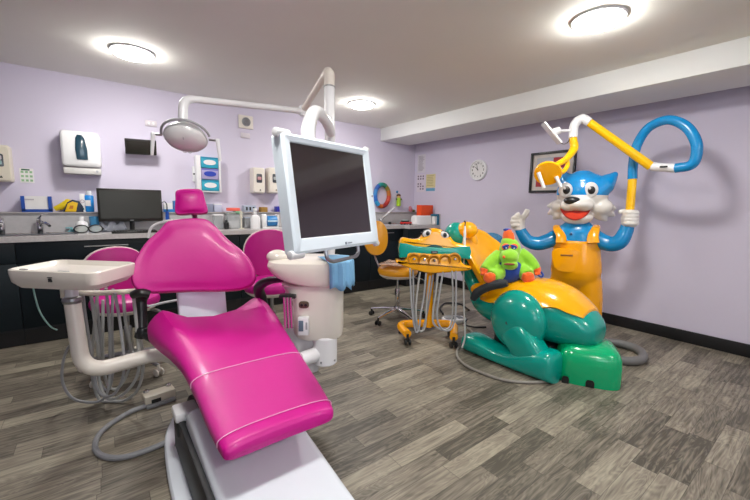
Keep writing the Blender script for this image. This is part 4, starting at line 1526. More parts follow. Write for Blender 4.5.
# overhead lamp
ol = thing('operating_light', 'white overhead dental light on a long jointed arm above the magenta headrest', 'dental light', (P1.x, P1.y, P1.z - .3))
G().cyl(at(329.5, 88, 2.3), at(329.5, 86.6, 2.3), .036).make('joint_ring', STEEL, ol)
G().tube(fillet([at(329.5, 86.5, 2.3), at(329.3, 68, 2.3), at(303.5, 110, 2.62)], .055, 10), [.034, .034, .03, .027, .024, .022], 14).make('lower_arm', CREAM, ol)
JE = at(303, 111, 2.62)
G().cyl(JE + V((0, 0, -.035)), JE + V((0, 0, .035)), .026, bev=.004).make('elbow_joint', WHITE, ol)
LE = at(183, 98, 2.12)
G().tube(fillet([JE, LE + V((-.0, 0, .0)), at(183, 121, 2.12)], .07, 10), [.02, .024, .026, .026], 14).make('upper_arm', WHITE, ol)
LC = at(186, 137.5, 2.14)
G().box((0, 0, 0), (.05, .04, .03), .006, M=T(*at(183.5, 122, 2.12))).make('head_mount', GREYP, ol)
Ml = frame(LC, x=(.9, -.42, -.12), z=(-.22, -.46, -.72))
hd = G().lathe([(.118, .0), (.126, .006), (.124, .016), (.112, .03), (.08, .046), (.04, .054), (.002, .056)], Ml @ Matrix.Diagonal((.91, .84, 1, 1)), 40).make('lens', mat('lens_white', 'dcdcdc', .12, coat=.9, var=.05), ol)
G().lathe([(.002, -.07), (.06, -.066), (.1, -.04), (.122, -.012), (.13, 0), (.13, .008), (.122, .014), (.116, .0)], Ml @ Matrix.Diagonal((.91, .84, 1, 1)), 40).make('lamp_head', mat('lamp_grey', 'b8b8ba', .3, metal=.3), ol)
for s_ in (-1, 1):
    G().tube([Ml @ V((.125 * s_, 0, 0)), Ml @ V((.17 * s_, 0, 0))], .006, 8).make('handle_bar', STEEL, ol)
    G().box((0, 0, 0), (.022, .022, .022), .005, M=T(*(Ml @ V((.172 * s_, 0, 0))))).make('handle_cap', WHITE, ol)
    G().tube([Ml @ V((.172 * s_, 0, 0)), Ml @ V((.172 * s_, 0, 0)) + V((.012 * s_, 0, -.12))], [.012, .008], 10).make('light_handle', WHITE, ol)
G().tube([Ml @ V((.13 * math.cos(a), .128 * math.sin(a), -.01)) for a in [PI * .05 + PI * .95 * i / 14 for i in range(15)]], .007, 8).make('yoke', GREYP, ol)
for k in (-1, 1):
    G().tube([Ml @ V((k * .014 + .009 * math.cos(a), -.072 + .009 * math.sin(a), .045)) for a in [i * PI / 6 for i in range(12)]], .002, 6, closed=True).make('bulb_clip', GREYP, ol)
G().tube([Ml @ V((0, .1, .02)), Ml @ V((0, .04, .055))], .0025, 6).make('lens_rib', GREYP, ol)

# ------------------------------------------------------------------ large white-framed screen
A_, B_, C_, D_ = at(281, 132, 1.24), at(369.5, 150, 1.64), at(376, 243, 1.64), at(292, 255.5, 1.24)
cm = (A_ + B_ + C_ + D_) / 4
xx = (B_ - A_) + (C_ - D_)
yv = (A_ - D_) + (B_ - C_)
zz = xx.cross(yv)
Ms = frame(cm, x=xx, z=zz)
SW, SH = xx.length / 2, yv.length / 2
sc = thing('patient_screen', 'large screen with a white frame tinted like cool daylight on a white arm, turned towards the pink chair', 'screen', (cm.x, cm.y, cm.z - SH / 2))
def srect(w_, h_, z, r=.012):
    return [Ms @ V((a, b_, z)) for a, b_ in rrect(w_, h_, r)]
iw, ih = SW * .835, SH * .80
iy = .012
def irect(w_, h_, z):
    return [Ms @ V((a - .002, b_ + iy, z)) for a, b_ in rrect(w_, h_, .003)]
G().loft([irect(iw, ih, -.004), irect(iw, ih, .001), irect(iw + .006, ih + .006, .006), srect(SW - .02, SH - .02, .010), srect(SW, SH, .004), srect(SW, SH, -.045), srect(SW - .06, SH - .06, -.065)], cap=True).make('frame', COOL, sc)
G().box((-.002, iy, .0), (iw - .001, ih - .001, .002), M=Ms).make('display', mat('off_display', '2c2226', .12, coat=.7, var=.15, scale=2), sc, smooth=0)
for sx in (-1, 1):
    for sy in (-1, 1):
        c_ = V((sx * SW / 2, sy * SH / 2, -.01))
        if sx < 0:
            G().cyl(Ms @ (c_ + V((-.012, 0, 0))), Ms @ (c_ + V((.05, 0, 0))), .016, 16, bev=.004).make('corner_bumper', WHITE, sc)
        else:
            G().cyl(Ms @ (c_ + V((-.012, 0, 0))), Ms @ (c_ + V((.010, 0, 0))), .014, 16, bev=.004).make('corner_bumper', WHITE, sc)
g = G()
g.box((-.012, 0, 0), (.010, .010, .001), M=Ms @ T(.03, -SH * .457, .0105))
g.box((.012, 0, 0), (.028, .004, .001), M=Ms @ T(.03, -SH * .457, .0105))
g.make('maker_emblem', mat('emblem_grey', '7d8a96', .4), sc, smooth=0)
G().cyl(Ms @ V((SW * .465, SH * .0, .008)), Ms @ V((SW * .465, 0, .0125)), .004, 8).make('power_light', GREYP, sc)
# bottom grab handle
hb = [Ms @ V((a, b_, -.03)) for a, b_ in ((-.06, -SH * .5), (-.06, -SH * .5 - .035), (-.03, -SH * .5 - .05), (.12, -SH * .5 - .045), (.14, -SH * .5 - .03), (.14, -SH * .5))]
G().tube(fillet(hb, .02), .008, 8).make('grab_handle', STEEL, sc)
# arm behind the screen: rises as an arch and ends on the post
G().tube(catmull([Ms @ V((-.03, .02, -.08)), at(310, 150, 1.75), at(308.5, 128, 1.82), at(315, 112, 1.9), at(325, 120, 2.05), at(331, 133, 2.22)], 8), [.034, .036, .036, .034, .03, .028], 14).make('support_arm', WHITE, sc)
G().box((-.03, .02, -.075), (.12, .12, .03), .006, M=Ms).make('mount_plate', GREYP, sc)
# blue drape
NAP = mat('blue_tissue', '7db4dc', .75, var=.06, scale=20, bump=.3)
dr = G()
tc_ = Mu @ V((.18, -.08, .915))
ro = []
prof = [(-.30, .0, .912), (-.1, 0, .913), (.03, .0, .913), (.075, 0, .908), (.1, 0, .885), (.106, 0, .84), (.108, 0, .77)]
n_ = 16
vs_, fs = [], []
# draped over the near right edge of the unit top: top part then hanging part
lower = [(303, 283), (309, 287), (315, 288), (322, 289), (329, 291), (335, 286), (341, 287), (346, 285), (353, 283)]
upper = [(305, 270), (311, 271), (318, 270), (325, 270), (332, 269), (338, 267), (343, 264), (348, 262), (354, 261)]
top_ = [(318, 258), (322, 257), (326, 256), (330, 256), (334, 255), (338, 255), (342, 254), (346, 254), (350, 254)]
def drape():
    rows = []
    # hanging skirt follows the rounded top cover, 6 mm off
    def edge(u, z, off):
        # u from 0 (front) to 1 (right side) around the cover
        a = -PI * .60 + u * PI * .62
        c, s_ = math.cos(a), math.sin(a)
        e = 3.2
        return Mu @ V((-.02 + (.235 + off) * math.copysign(abs(c) ** (2 / e), c), (.2 + off) * math.copysign(abs(s_) ** (2 / e), s_), z))
    U = 22
    for k, (zf, off) in enumerate([(.918, -.14), (.916, -.07), (.912, -.02), (.9, .004), (.88, .012), (.84, .014), (.80, .016), (.765, .018)]):
        row = []
        for i in range(U):
            u = i / (U - 1)
            wv = .006 * math.sin(u * 26) * min(1, k / 4)
            dz = (-.015 * u + .012 * math.sin(u * 19)) * max(0, (k - 3) / 4)
            row.append(edge(.34 + u * .68, zf + dz, off + wv + .004))
        rows.append(row)
    g = G()
    vs_ = [p for r in rows for p in r]
    fs = [[i * U + j, i * U + j + 1, (i + 1) * U + j + 1, (i + 1) * U + j] for i in range(len(rows) - 1) for j in range(U - 1)]
    g.add(vs_, fs)
    o_ = g.make('blue_drape', NAP, None)
    md = o_.modifiers.new('thick', 'SOLIDIFY')
    md.thickness = .0025
    md.offset = 1
    tag(o_, 'light blue paper drape hanging over the front corner of the cream unit', 'drape')
drape()
# ------------------------------------------------------------------ dinosaur-shaped children's chair
DX = 2.78
dg_ = thing('dinosaur_chair', "teal and yellow dinosaur-shaped children's dental chair", 'dental chair', (DX, 1.5, 0))


def sec(cx, y, hw, zb_, zt, e=2.3, n=36, grow=0.0):
    return [(cx + (hw + grow) * a, y, (zb_ + zt) / 2 + b_ * ((zt - zb_) / 2 + grow)) for a, b_ in superloop(1, 1, n, e)]


body = [(.99, .06, .28, .37), (1.0, .11, .26, .41), (1.04, .16, .23, .46), (1.13, .205, .21, .53), (1.25, .245, .19, .60), (1.4, .27, .19, .625), (1.55, .285, .21, .62), (1.7, .29, .21, .57), (1.85, .28, .25, .55), (1.95, .24, .33, .55), (2.0, .12, .38, .5)]
bs = interp(body, 4)
G().loft([sec(DX, y, hw, a, c) for y, hw, a, c in bs]).make('body', TEAL, dg_)
# yellow saddle over the top of the body
rings = []
for y, hw, zb_, zt in interp([(1.065, .12, .28, .478), (1.07, .15, .26, .487), (1.09, .175, .25, .505), (1.15, .213, .22, .55), (1.25, .25, .19, .61), (1.4, .275, .22, .64), (1.55, .285, .21, .635), (1.7, .285, .21, .6), (1.80, .27, .25, .58), (1.86, .25, .3, .56)], 4):
    zc = (zb_ + zt) / 2
    # the border of the saddle waves along the flank
    lo = .12 + .22 * math.exp(-((y - 1.52) / .13) ** 2) + .40 * math.exp(-((y - 1.2) / .12) ** 2) + .45 * math.exp(-((y - 1.05) / .08) ** 2)
    arc = []
    n = 24
    for i in range(n + 1):
        a = lo + (PI - 2 * lo) * i / n
        c_, s_ = math.cos(a), math.sin(a)
        arc.append((DX + (hw + .014) * math.copysign(abs(c_) ** .87, c_), y, zc + ((zt - zb_) / 2 + .014) * abs(s_) ** .87))
    arc2 = [(DX + (p[0] - DX) * .93, y, zc + (p[2] - zc) * .9) for p in arc[::-1]]
    rings.append(arc + arc2)
G().loft(rings).make('saddle', YEL, dg_)
# thighs
for sx in (-1, 1):
    G().ell((0, 0, 0), (.13, .222, .235), M=T(DX + sx * .27, 1.475, .355), n=40, m=24).make('thigh', TEAL, dg_)
    leg = G()
    Ml_ = T(DX + sx * .31, 1.38, .21) @ RXm(-.75)
    rr = []
    for z, s in ((-.15, .8), (-.14, .92), (-.12, 1), (.10, 1.02), (.13, .9)):
        rr.append([Ml_ @ V((a * s, b_ * s, z)) for a, b_ in superloop(.098, .118, 28, 3.2)])
    leg.loft(rr).make('shin', TEAL, dg_)
    # long foot with raised toe and heel
    rr = []
    fx = DX + sx * .30
    for y, hw, zt in interp([(1.13, .05, .14), (1.14, .09, .19), (1.18, .115, .22), (1.3, .12, .20), (1.45, .115, .13), (1.6, .11, .115), (1.72, .11, .135), (1.83, .11, .15), (1.90, .095, .135), (1.915, .055, .10)], 4):
        rr.append([(fx + a * hw, y, max(0.0, zt / 2 + b_ * zt / 2)) for a, b_ in superloop(1, 1, 30, 3)])
    ft = G().loft(rr).make('foot', TEAL, dg_)
    if sx < 0:
        G().box((fx - .1015, 1.52, .045), (.006, .075, .028), .002).make('maker_label', mat('label_blue', '1866b0', .4), ft)
G().tube([(DX - .22, 1.22, .15), (DX - .02, 1.06, .235)], .035, 12, flat=.6).make('tail_link', TEAL, dg_)
G().box((DX, 1.5, .10), (.34, .5, .2), .03).make('centre_base', SOFTB, dg_)
G().cyl(on(0, DX - .388, 507, 323), on(0, DX - .40, 507, 323), .012).make('thigh_plug', mat('dark_teal', '064a42', .4), dg_)
# backrest: teal outer shell with a yellow lining
t_ = V((0, .60, .80))
n_v = V((0, -.80, .60))
B0 = V((DX, 1.83, .40))


def back_sec(s, hw, th, off, lip):
    c_ = B0 + t_ * s + n_v * off
    out = []
    for a, b_ in superloop(1, 1, 36, 3):
        out.append(c_ + V((a * hw, 0, 0)) + n_v * (b_ * th / 2 + lip * abs(a) ** 2))
    return out


G().loft([back_sec(*q) for q in interp([(-.08, .22, .1, -.02, .02), (.0, .27, .16, -.03, .04), (.15, .285, .17, -.03, .05), (.35, .27, .16, -.03, .05), (.5, .235, .14, -.03, .04), (.61, .18, .12, -.03, .02), (.66, .10, .07, -.03, .01)], 4)]).make('back_shell', TEAL, dg_)
G().loft([back_sec(*q) for q in interp([(.1, .20, .05, .06, .05), (.12, .26, .09, .06, .06), (.25, .285, .11, .06, .075), (.4, .285, .12, .055, .075), (.5, .26, .13, .05, .06), (.62, .20, .13, .05, .03), (.69, .13, .10, .045, .01), (.71, .06, .05, .04, .01)], 4)]).make('back_lining', YEL, dg_)
# head with teal dome and yellow nose knob behind the back
hd_ = at(456, 234.5, 3.26)
G().ell(tuple(hd_), (.105, .105, .11), n=32, m=20).make('head_dome', TEAL, dg_)
G().ell((0, 0, 0), (.092, .09, .075), M=T(*at(467, 230, 3.2)) @ RZ(-.6), n=32, m=20).make('nose_knob', YEL, dg_)
G().ell((0, 0, 0), (.10, .10, .10), M=T(*at(467, 243, 3.35)), n=28, m=16).make('cheek', YEL, dg_)
SPK = mat('speckled_blue', '2b6c94', .6, var=.9, scale=90)
bp_ = at(490, 246, 3.5)
G().ell((0, 0, 0), (.16, .05, .13), M=frame(bp_, x=(.8, -.55, -.25), z=(0, 0, 1)), n=28, m=16).make('speckled_pad', SPK, dg_)
# padded grey arm and yellow roll
G().tube(catmull([on(0, 2.42, 473, 299), on(0, 2.42, 478, 292), on(0, 2.42, 488, 287), on(0, 2.44, 499, 284), on(0, 2.46, 507, 283)], 6), [.026, .036, .034, .034, .036, .026], 16).make('arm_pad', mat('charcoal_foam', '2f3338', .75, var=.1, scale=40), dg_)
G().ell(tuple(on(0, 2.52, 480, 290)), (.06, .085, .06), n=24, m=14).make('saddle_roll', YEL2, dg_)

# green floor box with openings
gb = thing('floor_box', 'rounded bright green control box on the floor at the tail of the dinosaur chair', 'control box', (2.8, 1.02, 0))
Mg = T(2.775, 1.07, 0) @ RZ(math.atan2(-.86, .51))
rr = []
for z, s, dy in ((0, 1, 0), (.02, 1.01, 0), (.14, 1, 0), (.19, .97, .0), (.225, .90, .0), (.25, .78, 0), (.265, .6, 0), (.272, .35, 0), (.274, .02, 0)):
    rr.append([Mg @ V((a * s, b_ * s + dy, z)) for a, b_ in superloop(.205, .20, 40, 4)])
G().loft(rr).make('cover', GREEN, gb)
for k, r_ in ((-.15, .022), (.0, .026)):
    G().prism([(-r_, 0), (r_, 0), (r_, .035), (r_ * .6, .05), (-r_ * .6, .05), (-r_, .035)], -.004, .004, 0, frame(Mg @ V((k, -.201, .002)), x=Mg.col[0].to_3d(), z=-Mg.col[1].to_3d())).make('cable_port', BLACK, gb)
hp = [ph(x, y, .035) for x, y in ((604, 341), (622, 344), (637, 349), (643, 355), (640, 360), (628, 361), (617, 359))]
tag(G().tube(catmull(hp, 8), .034, 14).make('waste_hose', mat('hose_dark_grey', '6d6c6c', .45, var=.05), None), 'thick dark grey hose looping over the floor behind the green control box', 'hose')
hp = [ph(x, y, .012) for x, y in ((463, 325), (472, 332), (470, 340), (459, 347), (457, 355), (464, 364), (480, 372), (500, 379), (520, 382), (540, 382), (558, 379))]
tag(G().tube(catmull(hp, 7), .0105, 8).make('supply_cable', mat('cable_pale', '8b867f', .5, var=.35, scale=3), None), 'cable running over the floor from the dinosaur feet to the green control box', 'cable')

# ------------------------------------------------------------------ crocodile-faced instrument cart
kc = thing('crocodile_cart', 'yellow instrument cart with a crocodile face and teal band, on a castor base', 'dental cart', (2.40, 2.27, 0))
KD = 3.08
kctr = at(433, 252, KD)
Mk = frame(kctr, x=RX - V((0, 0, RX.z)), z=(-.62, -.78, .06))
KN = Mk.col[2].to_3d()


def kl(px, py, off=0.0):
    r = ray(px, py)
    o_ = Mk.translation + KN * off
    p = CAM + r * ((o_ - CAM).dot(KN) / r.dot(KN))
    q = Mk.inverted() @ p
    return (q.x, q.y)


def kout(pts, off=0.0, k=3, closed=True):
    q = [(*kl(x, y, off), 0) for x, y in pts]
    return [(p.x, p.y) for p in catmull(q, k, closed=closed)]


head = kout([(400.5, 238.5), (404, 237.3), (412, 239), (419, 238), (424, 232.5), (430, 228.5), (437, 228.5), (444, 231.5), (449, 236), (453, 241), (458, 243), (464, 244), (469, 246), (467, 253), (450, 255), (430, 255), (412, 254), (402, 251), (399, 244)])
G().prism(head, -.10, .075, .035, Mk, k=6).make('face_shell', YEL, kc)
band = kout([(400, 243), (415, 246), (434, 247.5), (452, 248), (470, 246.5), (470.5, 257), (469, 259.5), (452, 257), (434, 256), (416, 256.5), (401, 258), (399.5, 255)], .10, k=2)
G().prism(band, -.12, .105, .010, Mk).make('teal_band', TEAL, kc)
jaw = kout([(410, 253), (432, 254), (458, 254.5), (462, 262), (467, 266), (471.5, 266.5), (471, 270), (462, 271.5), (445, 273), (430, 273.5), (418, 271), (408, 268), (402, 265.5), (396.5, 263), (397, 260.5), (404, 261.5), (407, 258)], .12, k=3)
G().prism(jaw, -.10, .12, .02, Mk).make('holder_tray', YEL, kc)
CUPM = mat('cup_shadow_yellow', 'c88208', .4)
cups = [(414, 258.5), (424, 259), (434, 260), (445, 259.5), (454.5, 258.5)]
for i, (x, y) in enumerate(cups):
    cx_, cy_ = kl(x, y + .6, .125)
    Mcup = Mk @ T(cx_, cy_, .118) @ RXm(.25)
    rr_ = .046
    cu = G().lathe([(rr_ + .006, -.01), (rr_ + .007, .006), (rr_, .012), (rr_ * .9, .008), (rr_ * .6, .0), (rr_ * .45, -.004), (.001, -.004)], Mcup, 28)
    cu = cu.make('cup_holder', CUPM if i != 9 else YEL, kc)
    G().prism([(rr_ * .3, -.005), (rr_ * .55, -.08), (-rr_ * .0, -.085), (-rr_ * .25, -.005)], -.002, .004, 0, Mcup).make('cup_slot', mat('dark_amber', '8a5206', .5), cu)
    if i != 3:
        G().cyl(Mcup @ V((0, 0, -.01)), Mcup @ V((0, .012, .04)), .013, 12, r2=.009, bev=.002).make('instrument_tip', CHROME if i != 2 else mat('dark_chrome', '8b8780', .2, metal=1), cu)
# badge on band
bx_, by_ = kl(434.5, 252.2, .105)
bd = G().box((bx_, by_, .106), (.055, .022, .008), .003, M=Mk).make('badge', BLACK, kc)
G().box((bx_, by_, .1105), (.038, .007, .001), M=Mk).make('badge_mark', GREYP, bd, smooth=0)
# mouth arch
mo = kout([(424, 248), (430, 245.2), (434, 244.4), (438, 245.2), (443, 248), (434, 249.5)], .05, k=3)
G().prism(mo, .06, .078, .002, Mk).make('mouth', mat('dark_teal', '064a42', .4), kc)
for x, y, s in ((427, 233.3, 1), (444, 235, -1)):
    ex, ey = kl(x, y, .055)
    e_ = G().ell((0, 0, 0), (.041, .029, .014), M=Mk @ T(ex, ey, .066) @ RZ(s * .45)).make('eye', PAPER, kc)
    G().tube([Mk @ T(ex, ey, .066) @ RZ(s * .45) @ V((.043 * math.cos(a), .031 * math.sin(a), 0)) for a in [i * PI / 10 for i in range(20)]], .004, 6, closed=True).make('eye_outline', BLACK, e_)
    G().ell((0, 0, 0), (.016, .019, .006), M=Mk @ T(ex + .004, ey, .079)).make('pupil', BLACK, e_)
# pole, base and castors
HB = V((2.40, 2.30, 0))
G().tube([kctr + V((.04, .08, -.12)), V((HB.x, HB.y, .60)), V((HB.x, HB.y, .09))], [.034, .034, .032], 14).make('post', YEL2, kc)
G().tube(fillet([(2.09, 2.25, .10), (2.16, 2.47, .115), (2.47, 2.30, .115), (2.60, 2.16, .115), (2.37, 1.97, .10)], .16, 10), .036, 16).make('castor_frame', YEL2, kc)
for k, (x, y) in enumerate(((2.09, 2.25), (2.37, 1.97), (2.24, 2.50), (2.57, 2.17))):
    g = G()
    for s_ in (-1, 1):
        g.cyl((x + s_ * .010, y - s_ * .006, .028), (x + s_ * .026, y - s_ * .014, .028), .028, 18, bev=.004)
    g.cyl((x, y, .03), (x, y, .10), .012, 10)
    g.make('castor', BLACK, kc)
# hoses under the cart
kh = [[(413, 270), (413.5, 290), (414, 315), (417, 328), (422, 331), (426, 318), (430, 295), (433, 275)],
      [(420, 272), (417, 295), (416, 315), (419, 330), (425, 327), (427, 300), (430, 276)],
      [(426, 273), (424, 295), (421, 312), (419, 328), (416, 332), (413, 318), (411, 295), (410, 268)],
      [(438, 273), (436, 292), (433, 312), (434, 324), (443, 330), (451, 324), (453, 300), (452, 271)],
      [(456, 271), (456, 295), (455, 318), (450, 330), (441, 328), (437, 315), (440, 290), (443, 272)]]
for i, pl in enumerate(kh):
    pts = [at(px, py, 3.02 - .02 * i) for px, py in pl]
    pts = [V((p.x, p.y, max(p.z, .02))) for p in catmull(pts, 6)]
    G().tube(pts, .0075, 8).make('hose', LH if i % 2 else HOSE, kc)
# upright handpiece on the right of the face
hp_a, hp_b = at(464.2, 251, 3.02), at(465, 226, 3.02)
hpo = G().tube([hp_a, at(464.3, 243, 3.02), at(464.8, 234, 3.02), hp_b], [.009, .013, .011, .006], 10).make('syringe_handpiece', WHITE, kc)
G().tube(catmull([hp_b, at(465.3, 222, 3.02), at(464, 221, 3.02)], 4), .006, 8).make('handpiece_tip', BLACK, hpo)
G().tube(catmull([hp_a, at(463.5, 275, 3.02), at(464, 310, 3.0), at(465, 335, 2.98), at(462, 348, 2.96)], 6), .007, 8).make('handpiece_hose', LH, hpo)

# white foot switch behind the cart
p = ph(454, 319, .03)
fs_ = thing('foot_switch', 'white and grey foot switch on the floor between the crocodile cart and the dinosaur chair', 'foot pedal', (p.x, p.y, 0))
Mf = T(p.x, p.y, 0) @ RZ(-.4)
G().prism(superloop(.13, .09, 28, 2.6), 0, .045, .012, Mf).make('housing', WHITE, fs_)
G().prism(superloop(.06, .05, 24, 2.4), .04, .06, .006, Mf @ T(-.05, 0, 0)).make('pedal', GREYP, fs_)
G().box((.06, 0, .048), (.05, .08, .012), .003, M=Mf).make('label_panel', mat('panel_grey', '74767a', .4), fs_)
hp = [ph(x, y, .014) for x, y in ((443, 314), (440, 308), (446, 303), (460, 304), (469, 310))]
G().tube(catmull(hp, 7), .010, 8).make('wire_guard', BLACK, fs_)
hp = [ph(x, y, .01) for x, y in ((464, 324), (474, 327), (486, 327))]
tag(G().tube(catmull([p + V((.1, -.09, 0))] + hp, 7), .008, 8).make('pedal_cable', BLACK, None), 'black cable from the white foot switch to the dinosaur chair', 'cable')

# ------------------------------------------------------------------ cat statue
croot = at(576, 300, 3.55)
FN = V((-.92, -.39, 0)).normalized()
cat = thing('cat_statue', 'large cartoon cat statue, blue and white in yellow dungarees, by the right wall', 'statue', (croot.x, croot.y, 0))


def C(px, py, off=0.0):
    """point on the upright plane through the statue, off metres nearer the viewer"""
    r = ray(px, py)
    o_ = V((croot.x, croot.y, 0)) + FN * off
    return CAM + r * ((o_ - CAM).dot(FN) / r.dot(FN))


CXU = V((-FN.y, FN.x, 0)) * -1
if CXU.dot(RX) < 0:
    CXU = -CXU


def CF(p, rot=0.0):
    """frame facing out of the statue plane: x to the viewer's right, y up, z outwards"""
    return frame(p, x=CXU, z=FN) @ RZ(rot)


def two_tone(name, thr, lo, hi):
    m = bpy.data.materials.new(name)
    m.use_nodes = True
    nt = m.node_tree
    b = nt.nodes['Principled BSDF']
    tc = nt.nodes.new('ShaderNodeTexCoord')
    sp = nt.nodes.new('ShaderNodeSeparateXYZ')
    nt.links.new(tc.outputs['Object'], sp.inputs[0])
    g_ = nt.nodes.new('ShaderNodeMath')
    g_.operation = 'GREATER_THAN'
    g_.inputs[1].default_value = thr
    nt.links.new(sp.outputs[2], g_.inputs[0])
    mx = nt.nodes.new('ShaderNodeMix')
    mx.data_type = 'RGBA'
    mx.inputs['A'].default_value = rgb(lo)
    mx.inputs['B'].default_value = rgb(hi)
    nt.links.new(g_.outputs[0], mx.inputs['Factor'])
    nt.links.new(mx.outputs['Result'], b.inputs['Base Color'])
    b.inputs['Roughness'].default_value = .2
    b.inputs['Coat Weight'].default_value = .7
    return m


HZ = C(580, 195, .15).z
HEADM = two_tone('cat_head_paint', HZ, 'e8e5e0', '0a92dc')
g = G()
hc_ = C(582, 193, 0)
g.ell((0, 0, 0), (.22, .185, .18), M=CF(hc_), n=28, m=18)
g.ell((0, 0, 0), (.20, .12, .16), M=CF(C(582, 184.5, 0)), n=28, m=18)
# ears
for pts, rs in (([C(596, 190, 0), C(606, 183, -.01), C(612, 177.5, -.015), C(617, 172.5, -.02)], [.15, .12, .07, .022]), ([C(571, 186, .0), C(565, 178, 0), C(561, 171, 0)], [.13, .085, .022])):
    g.tube(pts, rs, 16, flat=.75)
g.ell((0, 0, 0), (.10, .05, .09), M=CF(C(583, 175.5, 0)))
# cheeks and fur tufts
for px, py, r_ in ((561, 206, .09), (600, 207, .105)):
    g.ell((0, 0, 0), (r_, r_ * .8, r_), M=CF(C(px, py, .02)))
for a, b_ in (((600, 204), (616.5, 209)), ((600, 208), (615, 216)), ((597, 212), (607, 221)), ((562, 204), (547, 206)), ((562, 208), (547.5, 214)), ((562, 212), (553, 219))):
    g.tube([C(*a, .0), C((a[0] + b_[0]) / 2, (a[1] + b_[1]) / 2, 0), C(*b_, -.02)], [.075, .058, .014], 12, flat=.8)
g.ell((0, 0, 0), (.135, .075, .15), M=CF(C(578, 204, .10)), n=28, m=16)
g.ell((0, 0, 0), (.085, .062, .07), M=CF(C(570, 205, .15)))
g.ell((0, 0, 0), (.085, .062, .07), M=CF(C(583, 205, .15)))
g.ell((0, 0, 0), (.135, .075, .11), M=CF(C(577, 216.8, .07)), n=28, m=16)
g.make('head', HEADM, cat, remesh=.0085, relax=5)
# face details
for px, s in ((565.5, 1), (590.5, 1.05)):
    e_ = G().ell((0, 0, 0), (.058 * s, .068 * s, .03), M=CF(C(px, 190, .175 if px < 580 else .155)), n=28, m=16).make('eye', PAPER, cat)
    G().ell((0, 0, 0), (.030, .036, .014), M=CF(C(px + 1, 190.2, .20 if px < 580 else .18)), n=24, m=14).make('pupil', BLACK, e_)
    G().ell((0, 0, 0), (.009, .011, .005), M=CF(C(px - .6, 188.3, .215 if px < 580 else .195))).make('glint', PAPER, e_)
G().ell((0, 0, 0), (.068, .037, .038), M=CF(C(572, 200.6, .215)), n=28, m=16).make('nose', BLACK, cat)
# mouth: a smiling opening
def mouth(pts, z0, z1, m, name, par, r=.004):
    P_ = C(576, 213, .0)
    Mm = CF(P_)
    inv = Mm.inverted()
    out = [inv @ C(x, y, .185) for x, y in pts]
    o_ = [(p.x, p.y) for p in catmull([(p.x, p.y, 0) for p in out], 4, closed=True)]
    rings = []
    for z in (z0, z1):
        rings.append([Mm @ V((a, b_, z - 2.2 * a * a)) for a, b_ in o_])
    return G().loft(rings).make(name, m, par)
mo_ = mouth([(560, 208.5), (566, 209.8), (571, 211), (576.5, 209.6), (583, 210.8), (590.5, 208.6), (588, 214), (582, 218.5), (575, 220.3), (567.5, 218.3), (562.5, 213.5)], .1, .186, mat('mouth_dark_red', 'a82018', .35), 'mouth', cat)
mouth([(565, 214), (571, 212.4), (577, 213.2), (583, 212.4), (587, 213), (582, 217.6), (575, 219.2), (568.5, 217.4)], .15, .192, mat('tongue_red', 'e2452c', .25, coat=.5), 'tongue', mo_)
# torso
g = G()
def ringc(py, px, rx, ry, off=0):
    c_ = C(px, py, off)
    return [c_ + CXU * a + FN * b_ for a, b_ in superloop(rx, ry, 32, 2.3)]
g.loft([ringc(222, 578, .10, .09), ringc(227, 577, .155, .12), ringc(233, 577, .185, .14), ringc(245, 576, .195, .15), ringc(258, 576, .2, .155), ringc(262, 576, .19, .15)])
g.make('torso', BLUE, cat)
g = G()
g.loft([ringc(239.5, 577, .185, .152), ringc(241, 577, .200, .158), ringc(250, 576, .206, .165), ringc(262, 576, .215, .175), ringc(270, 575.5, .222, .175), ringc(277, 575, .208, .155), ringc(283, 575, .18, .12), ringc(287, 575, .12, .08)])
for s_ in (-1, 1):
    q = [C(575 + s_ * 13, 283, 0), C(575 + s_ * 14.5, 300, .0), C(575 + s_ * 15, 318, 0)]
    q[-1].z = .13
    q.insert(0, C(575 + s_ * 9, 270, 0))
    g.tube(q, [.115, .12, .112, .10], 18)
g.make('dungarees', YEL2, cat, remesh=.012, relax=12)
for x0_, x1_ in ((557, 561), (596, 593)):
    ps = [C(x0_, 226, -.02), C(x0_ + (0 if x0_ < 570 else -0.5), 229, .10), C(x1_, 236, .145), C(x1_, 243, .165)]
    G().tube(catmull(ps, 5), [.034, .036, .046, .05], 12, flat=.45).make('strap', YEL2, cat)
Mp = CF(C(567, 259, .0))
def pkt(a, b_):
    return Mp @ V((a, b_, .165 - 1.2 * a * a))
ol_ = [(-.11, .11), (.115, .10), (.12, -.02), (.09, -.085), (.0, -.105), (-.08, -.085), (-.115, -.02)]
ol_ = [(p.x, p.y) for p in catmull([(a, b_, 0) for a, b_ in ol_], 4, closed=True)]
rr = []
for s, z in ((1, .0), (1.0, .018), (.95, .026), (.5, .03), (.02, .032)):
    rr.append([Mp @ V((a * s, b_ * s, .158 + z - 1.2 * (a * s + .02) ** 2)) for a, b_ in ol_])
pk = G().loft(rr).make('pocket', YEL2, cat)
G().tube([Mp @ V((-.05, .055, .188)), Mp @ V((.05, .06, .188))], .008, 8).make('pocket_slot', mat('dark_amber', '8a5206', .5), pk)
G().ell(tuple(C(571, 234, .145)), (.012, .012, .012)).make('chest_button', mat('dark_blue_dot', '0a4a7a', .4), cat)
# feet
for s_ in (-1, 1):
    c_ = C(575 + s_ * 15, 320, 0)
    G().ell((0, 0, 0), (.095, .07, .15), M=frame((c_.x + FN.x * .05, c_.y + FN.y * .05, .07), x=CXU, z=FN)).make('foot', BLUE, cat)
